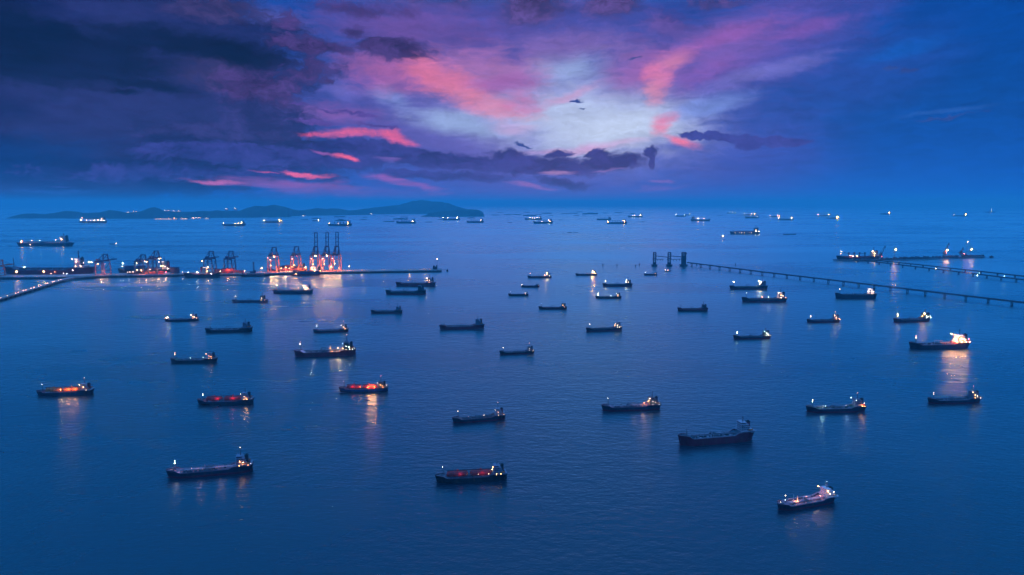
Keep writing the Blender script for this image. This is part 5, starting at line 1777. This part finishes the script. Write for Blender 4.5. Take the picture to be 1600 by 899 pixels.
# ------------------------------------------------------------------ the far roadstead
FG = 'ships in the far roadstead'
B_ = dict(detail=0, group=FG)
ship('supertanker', 'long low tanker with an orange bow light, far left', 'ship', (26, 385, 115, 385), hull='navy', boot='navy', deck='pinkgrey', house='white', funnel='black', D=0.055, fc=0.0, poop=0.0, hw=0.085, tiers=4,
     lamps=[('fore3', 'orange', 1400, 1.4), ('deck3', 'blue', 160), ('deck1', 'pink', 260), ('mid', 'amber', 420), ('front', 'pink', 260), ('deck4', 'pink', 240), ('hullN', 'white', 160, 0.8)], mastk=0.5, B=0.14, **B_)
ship('small_boat', 'small dark boat right of the long tanker at far left', 'boat', (171, 382, 182, 382), hull='navy', deck='dark', house='bluegrey', funnel='navy', D=0.08, tiers=2, lamps=[('stern', 'white', 160)], mastk=0.5, **B_)
ship('bulk_carrier', 'ship strung with many white lights before the left island', 'ship', (124, 349, 167, 349), kind='bulk', hull='navy', deck='grey', house='white', funnel='navy', D=0.06,
     lamps=[('bowdeck', 'white', 500), ('fore', 'pink', 200), ('deck4', 'white', 300), ('deck3', 'white', 200), ((0.1, 0, 0.16), 'pink', 300), ('deck2', 'white', 300), ('deck1', 'white', 300), ('side1', 'white', 300), ('side3', 'white', 200), ('mid', 'amber', 200)], **B_)
ship('bulk_carrier', 'ship with four pinkish lights before the middle of the island', 'ship', (347, 353.5, 384, 353.5), hull='navy', deck='dark', house='cream', funnel='navy',
     lamps=[('bowdeck', 'white', 300), ('deck2', 'amber', 300), ('deck1', 'amber', 340), ('side1', 'amber', 400), ('mid', 'white', 300)], **B_)
ship('bulk_carrier', 'ship with orange lights at bow and stern below the twin peaks', 'ship', (411, 348.5, 442, 348.5), hull='navy', deck='dark', house='cream', funnel='navy',
     lamps=[('bowdeck', 'orange', 900, 1.2), ('side1', 'orange', 700, 1.1), ('mid', 'orange', 500), ('side3', 'amber', 260)], **B_)
ship('bulk_carrier', 'ship with crane derricks and orange lit ends above the raised cranes', 'ship', (512, 353.5, 550, 353.5), kind='bulk', hull='navy', deck='dark', house='cream', funnel='navy', D=0.065,
     lamps=[('bowdeck', 'amber', 500), ('deck3', 'white', 60), ('side1', 'orange', 700, 1.1), ('mid', 'orange', 300)], **B_)
ship('crane_vessel', 'dark vessel with a white light at its stern, left of the derrick ship', 'ship', (488, 345.8, 500, 345.8), hull='navy', deck='dark', house='bluegrey', funnel='navy', D=0.12, lamps=[('side1', 'white', 700, 1.1)], **B_)
ship('bulk_carrier', 'ship with deck cranes and a pink stern light below the high island', 'ship', (619, 349.5, 650, 349.5), kind='bulk', hull='navy', boot='navy', deck='dark', house='cream', funnel='navy', D=0.08, lamps=[('side1', 'pink', 460)], **B_)
ship('tanker', 'ship with white lights at both ends before the small headland', 'ship', (691, 344.5, 719, 344.5), hull='navy', deck='dark', house='white', funnel='navy', D=0.08, lamps=[('bowdeck', 'white', 400), ('deck4', 'white', 240), ('mid', 'white', 420), ('side1', 'blue', 200)], **B_)
ship('bulk_carrier', 'dark ship with deck cranes right of the white lit one', 'ship', (729, 348.5, 756, 348.5), kind='bulk', hull='navy', boot='navy', deck='dark', house='bluegrey', funnel='navy', D=0.08, lamps=[('side1', 'white', 120), ('mid', 'white', 70)], **B_)
ship('bulk_carrier', 'ship with a row of white deck lights, upper of the overlapping two', 'ship', (820, 343.8, 847, 343.8), kind='bulk', posts='none', hull='navy', deck='dark', house='white', funnel='navy', D=0.07, lamps=[('deck4', 'white', 200), ('deck3', 'amber', 200), ('deck2', 'white', 260), ('deck1', 'white', 160), ('side1', 'white', 130)], **B_)
ship('bulk_carrier', 'ship with three white lights and cranes, lower of the overlapping two', 'ship', (833, 349.8, 864, 349.8), kind='bulk', hull='navy', boot='navy', deck='dark', house='white', funnel='navy', D=0.085, lamps=[('deck3', 'white', 200), ('front', 'white', 260), ('side1', 'amber', 300)], **B_)
ship('bulk_carrier', 'dark unlit ship with small cranes at centre horizon', 'ship', (932, 344.2, 955, 344.2), kind='bulk', hull='navy', boot='navy', deck='dark', house='bluegrey', funnel='navy', D=0.07, lamps=[], **B_)
ship('bulk_carrier', 'ship with derricks and a glowing orange house at centre horizon', 'ship', (948, 350, 980, 350), kind='bulk', hull='navy', boot='navy', deck='dark', house='cream', funnel='navy', D=0.06, lamps=[('bowdeck', 'amber', 380), ('side1', 'orange', 560, 1.1), ('mid', 'orange', 560, 1.1), ('front', 'orange', 360)], **B_)
ship('bulk_carrier', 'ship with a string of white lights just above the orange house one', 'ship', (981, 340, 1004, 340), kind='bulk', posts='none', hull='navy', deck='dark', house='cream', funnel='navy', D=0.09, lamps=[('deck4', 'white', 130), ('deck3', 'white', 110), ('mid', 'amber', 280), ('side1', 'white', 160)], **B_)
ship('tanker', 'bluish ship with pale lights right of centre on the horizon', 'ship', (1055, 338.8, 1072, 338.8), hull='navy', deck='dark', house='blue', funnel='navy', D=0.1, lamps=[('bowdeck', 'blue', 120), ('side1', 'blue', 130), ('fore', 'blue', 50)], **B_)
ship('tanker', 'smaller ship with pale light peeping out behind the bluish ship', 'ship', (1068, 336.6, 1079, 336.6), hull='navy', deck='dark', house='cream', funnel='navy', D=0.1, lamps=[('mid', 'cool', 170)], **B_)
ship('work_ship', 'dark ship with a blazing cluster of orange lights at its left end', 'ship', (1110, 346, 1079, 346), hull='navy', deck='grey', house='cream', funnel='navy', D=0.07, lamps=[('side1', 'orange', 1300, 1.1), ('mid', 'orange', 900), ((-0.15, -0.4, 0.14), 'orange', 1200, 1.1), ((-0.15, -0.4, 0.06), 'orange', 700), ((0.15, -0.3, 0.14), 'amber', 420)], **B_)
ship('tanker', 'far ship with a row of pale dots on the horizon right of centre', 'ship', (1136, 333.8, 1150, 333.8), hull='navy', deck='dark', house='teal', funnel='navy', D=0.1, lamps=[('deck4', 'cool', 70), ('deck2', 'white', 70), ('side1', 'cool', 70)], **B_)
ship('bulk_carrier', 'ship with pink lights, upper of the stacked pair on the horizon', 'ship', (1162, 336.6, 1181, 336.6), hull='navy', deck='dark', house='cream', funnel='navy', D=0.08, lamps=[('bowdeck', 'pink', 340), ('deck2', 'pink', 380), ('side1', 'orange', 460, 1.1)], **B_)
ship('bulk_carrier', 'dark bluish ship, lower of the stacked pair on the horizon', 'ship', (1164, 341.5, 1186, 341.5), kind='bulk', hull='navy', boot='navy', deck='dark', house='bluegrey', funnel='navy', D=0.09, lamps=[('side1', 'blue', 60)], **B_)
ship('tanker', 'ship with small white lights, left one of the overlapping pair at right', 'ship', (1202, 339.5, 1220, 339.5), hull='navy', deck='dark', house='white', funnel='navy', D=0.08, lamps=[('bowdeck', 'white', 160), ('deck1', 'white', 160), ('side1', 'amber', 220)], **B_)
ship('tanker', 'ship with white stern light, right one of the overlapping pair at right', 'ship', (1215, 344.5, 1240, 344.5), hull='navy', boot='navy', deck='dark', house='white', funnel='navy', D=0.08, lamps=[('bowdeck', 'white', 160), ('side1', 'white', 240), ('mid', 'amber', 220)], **B_)
ship('tanker', 'ship with pink lights at bow and stern on the right horizon', 'ship', (1277, 338, 1297, 338), hull='navy', deck='dark', house='cream', funnel='navy', D=0.07, lamps=[('bowdeck', 'pink', 360), ('side1', 'orange', 420)], **B_)
ship('tanker', 'ship with the strongest orange stern glare on the right horizon', 'ship', (1291, 342, 1311, 342), hull='navy', boot='navy', deck='dark', house='cream', funnel='navy', D=0.06, lamps=[('side1', 'orange', 1500, 1.4), ('mid', 'orange', 1500, 1.4), ('front', 'orange', 600)], **B_)
ship('tanker', 'lone ship with a pinkish lit house on the right horizon', 'ship', (1375, 335.4, 1391, 335.4), hull='navy', boot='navy', deck='dark', house='cream', funnel='navy', D=0.1, lamps=[('side1', 'amber', 300), ('mid', 'amber', 260), ('front', 'pink', 110)], **B_)
ship('tanker', 'lone low ship with two amber lights near the right edge', 'ship', (1489, 338.2, 1511, 338.2), hull='navy', deck='dark', house='cream', funnel='navy', D=0.05, lamps=[('side1', 'amber', 380), ('mid', 'amber', 200), ('bowdeck', 'white', 50)], **B_)
ship('fishing_vessel', 'farthest right ship with a peaked outline on the horizon', 'ship', (1539, 332.6, 1555, 332.6), hull='navy', deck='dark', house='blue', funnel='navy', D=0.08, hx=-0.05, lamps=[('mid', 'white', 80), ('mast', 'blue', 50)], **B_)
ship('container_ship', 'loaded dark container ship with a dotted row of lights, upper right', 'ship', (1140, 366.5, 1187, 366.5), kind='container', stacks=[0.045, 0.05, 0.05, 0.05, 0.05, 0.045], hull='navy', boot='navy', deck='dark', house='bluegrey', funnel='navy', D=0.065,
     lamps=[((0.35, 0.55, 0.055), 'white', 60, 0.8), ((0.2, 0.55, 0.052), 'white', 60, 0.8), ((0.13, 0.55, 0.052), 'white', 60, 0.8), ((0.04, 0.55, 0.052), 'amber', 60, 0.8), ((-0.12, 0.55, 0.052), 'white', 60, 0.8), ((-0.2, 0.55, 0.052), 'white', 60, 0.8), ('side1', 'white', 200), ('side3', 'white', 240), ('mid', 'amber', 90)], **B_)
ship('pilot_boat', 'small boat with a bright orange light left of the container ship', 'boat', (1126, 369.8, 1132, 369.8), hull='navy', deck='dark', house='cream', funnel='navy', D=0.13, hx=0.0, hw=0.3, B=0.25, tiers=2, lamps=[('front', 'orange', 900, 1.4), ('mid', 'white', 200)], **B_)
ship('small_boat', 'tiny dark boat just under the orange lit pilot boat', 'boat', (1129, 375.2, 1133, 375.2), hull='navy', deck='dark', house='dim', funnel='navy', D=0.13, hx=0.0, hw=0.3, B=0.25, tiers=2, lamps=[], **B_)
# ------------------------------------------------------------------ barges and unlit silhouettes
def barge(px0, px1, py, label, peak=0.0, name='barge', group='dark barges far out', h=0.06):
    c, head, L = place(px0, py, px1, py, B_ratio=0.2, ang=0)
    r = empty(name, c, head, label, 'barge' if name == 'barge' else 'ship', group)
    mb = MB()
    mb.quad8([(-L / 2 * 0.94, -L * 0.1, -1), (L / 2 * 0.92, -L * 0.1, -1), (L / 2 * 0.92, L * 0.1, -1), (-L / 2 * 0.94, L * 0.1, -1),
              (-L / 2, -L * 0.1, L * h), (L / 2, -L * 0.1, L * h), (L / 2, L * 0.1, L * h), (-L / 2, L * 0.1, L * h)])
    mb.build('hull', paint('navy', 'hull'), r)
    mb = MB()
    mb.box(-L * 0.02, 0, L * h + 0.01, L * 0.8, L * 0.15, L * 0.018 + peak * L, tx=0.75 if not peak else 0.25, ty=0.6)
    mb.build('cargo_heap', paint('dark'), r)
    MB().box(-L * 0.455, 0, L * h + 0.01, L * 0.06, L * 0.1, L * 0.05).build('wheelhouse', paint('bluegrey'), r)
    return r


for (a, b, y, lab, pk) in [
        (1224, 1243, 367, 'long dark barge under tow at upper right', 0), (1216, 1219, 365.8, 'tiny tug ahead of the barge under tow at upper right', 0.1),
        (864, 867, 365.2, 'tiny tug leading the barge string at upper centre', 0.1), (878, 882, 364.4, 'short barge in the middle of the barge string', 0.02),
        (886, 894, 364, 'dark barge with a low heap, third in the barge string', 0.05), (895, 903, 363.6, 'last barge at the right end of the barge string', 0),
        (599, 616, 347, 'flat dark barge left of the pink sterned crane ship', 0), (664, 675, 347.6, 'flat dark barge between the two crane ships', 0),
        (470, 481, 344, 'flat dark barge below the left island shore', 0), (522, 539, 339.6, 'long flat barge near the shore behind the derrick ship', 0),
        (523, 541, 345.6, 'peaked dark barge right behind the derrick ship', 0.10), (487, 502, 342, 'dark barge just above the white sterned vessel', 0.02),
        (566, 574, 340.2, 'upper short barge below the gap between islands', 0.03), (563, 573, 343.6, 'lower short barge below the gap between islands', 0),
        (582, 587, 337.8, 'tiny barge close under the high island', 0), (600, 608, 337.6, 'short barge left among those under the high island', 0),
        (610, 617, 338.8, 'short barge right among those under the high island', 0), (615, 637, 343, 'long thin barge above the pink sterned crane ship', 0.01),
        (625, 637, 339.8, 'thin barge above the long thin one', 0), (684, 693, 343.6, 'dark barge tucked left of the white lit ship', 0.02),
        (686, 700, 340.4, 'dark barge behind the white lit ship under the headland', 0.02), (729, 742, 341.4, 'low barge with a heap right of the headland', 0.03),
        (768, 780, 336.6, 'low barge right of the headland near the horizon', 0), (776, 786, 332.4, 'faint barge on the horizon right of the headland', 0),
        (787, 800, 336.2, 'left half of the long dark pair near the horizon', 0.01), (801, 814, 335.9, 'right half of the long dark pair near the horizon', 0.01),
        (817, 838, 337.6, 'thick dark barge above the white dotted ship', 0.02), (838, 846, 335.4, 'small barge right above the thick dark one', 0),
        (818, 828, 332.4, 'faint left barge on the centre horizon', 0), (846, 862, 334, 'long faint barge on the centre horizon', 0.01),
        (857, 864, 337.2, 'short dark barge right of the thick dark one', 0), (872, 879, 344.2, 'small lone barge right of the overlapping pair', 0),
        (876, 888, 334.6, 'faint barge right of the long faint one', 0.02), (888, 903, 334, 'longer faint barge at the middle of the horizon row', 0),
        (896, 905, 337.4, 'small dark barge below the horizon row', 0), (900, 910, 331.6, 'faint topmost barge of the horizon row', 0),
        (910, 934, 335, 'peaked barge with a faint light in the horizon row', 0.03), (910, 916, 337.4, 'tiny dark barge under the peaked one', 0),
        (941, 950, 333.4, 'faint barge right of the peaked one', 0.01), (960, 972, 332.8, 'faint barge above the string of white lights', 0),
        (984, 993, 334.4, 'peaked faint barge behind the string of white lights', 0.05), (1018, 1022, 333, 'tiny faint barge alone right of the horizon row', 0),
        (1000, 1008, 347.2, 'small flat barge right of the orange house ship', 0), (1112, 1118, 333, 'tiny faint barge left of the pale dotted ship', 0),
        (1121, 1129, 337.4, 'faint flat barge left of the stacked pair', 0), (792, 800, 348.4, 'faint short barge left of the overlapping pair', 0),
        (0, 3, 385, 'tiny dark barge at the very left edge', 0), (14, 20, 385.3, 'low dark tender ahead of the long tanker at far left', 0)]:
    barge(a, b, y, lab, pk)
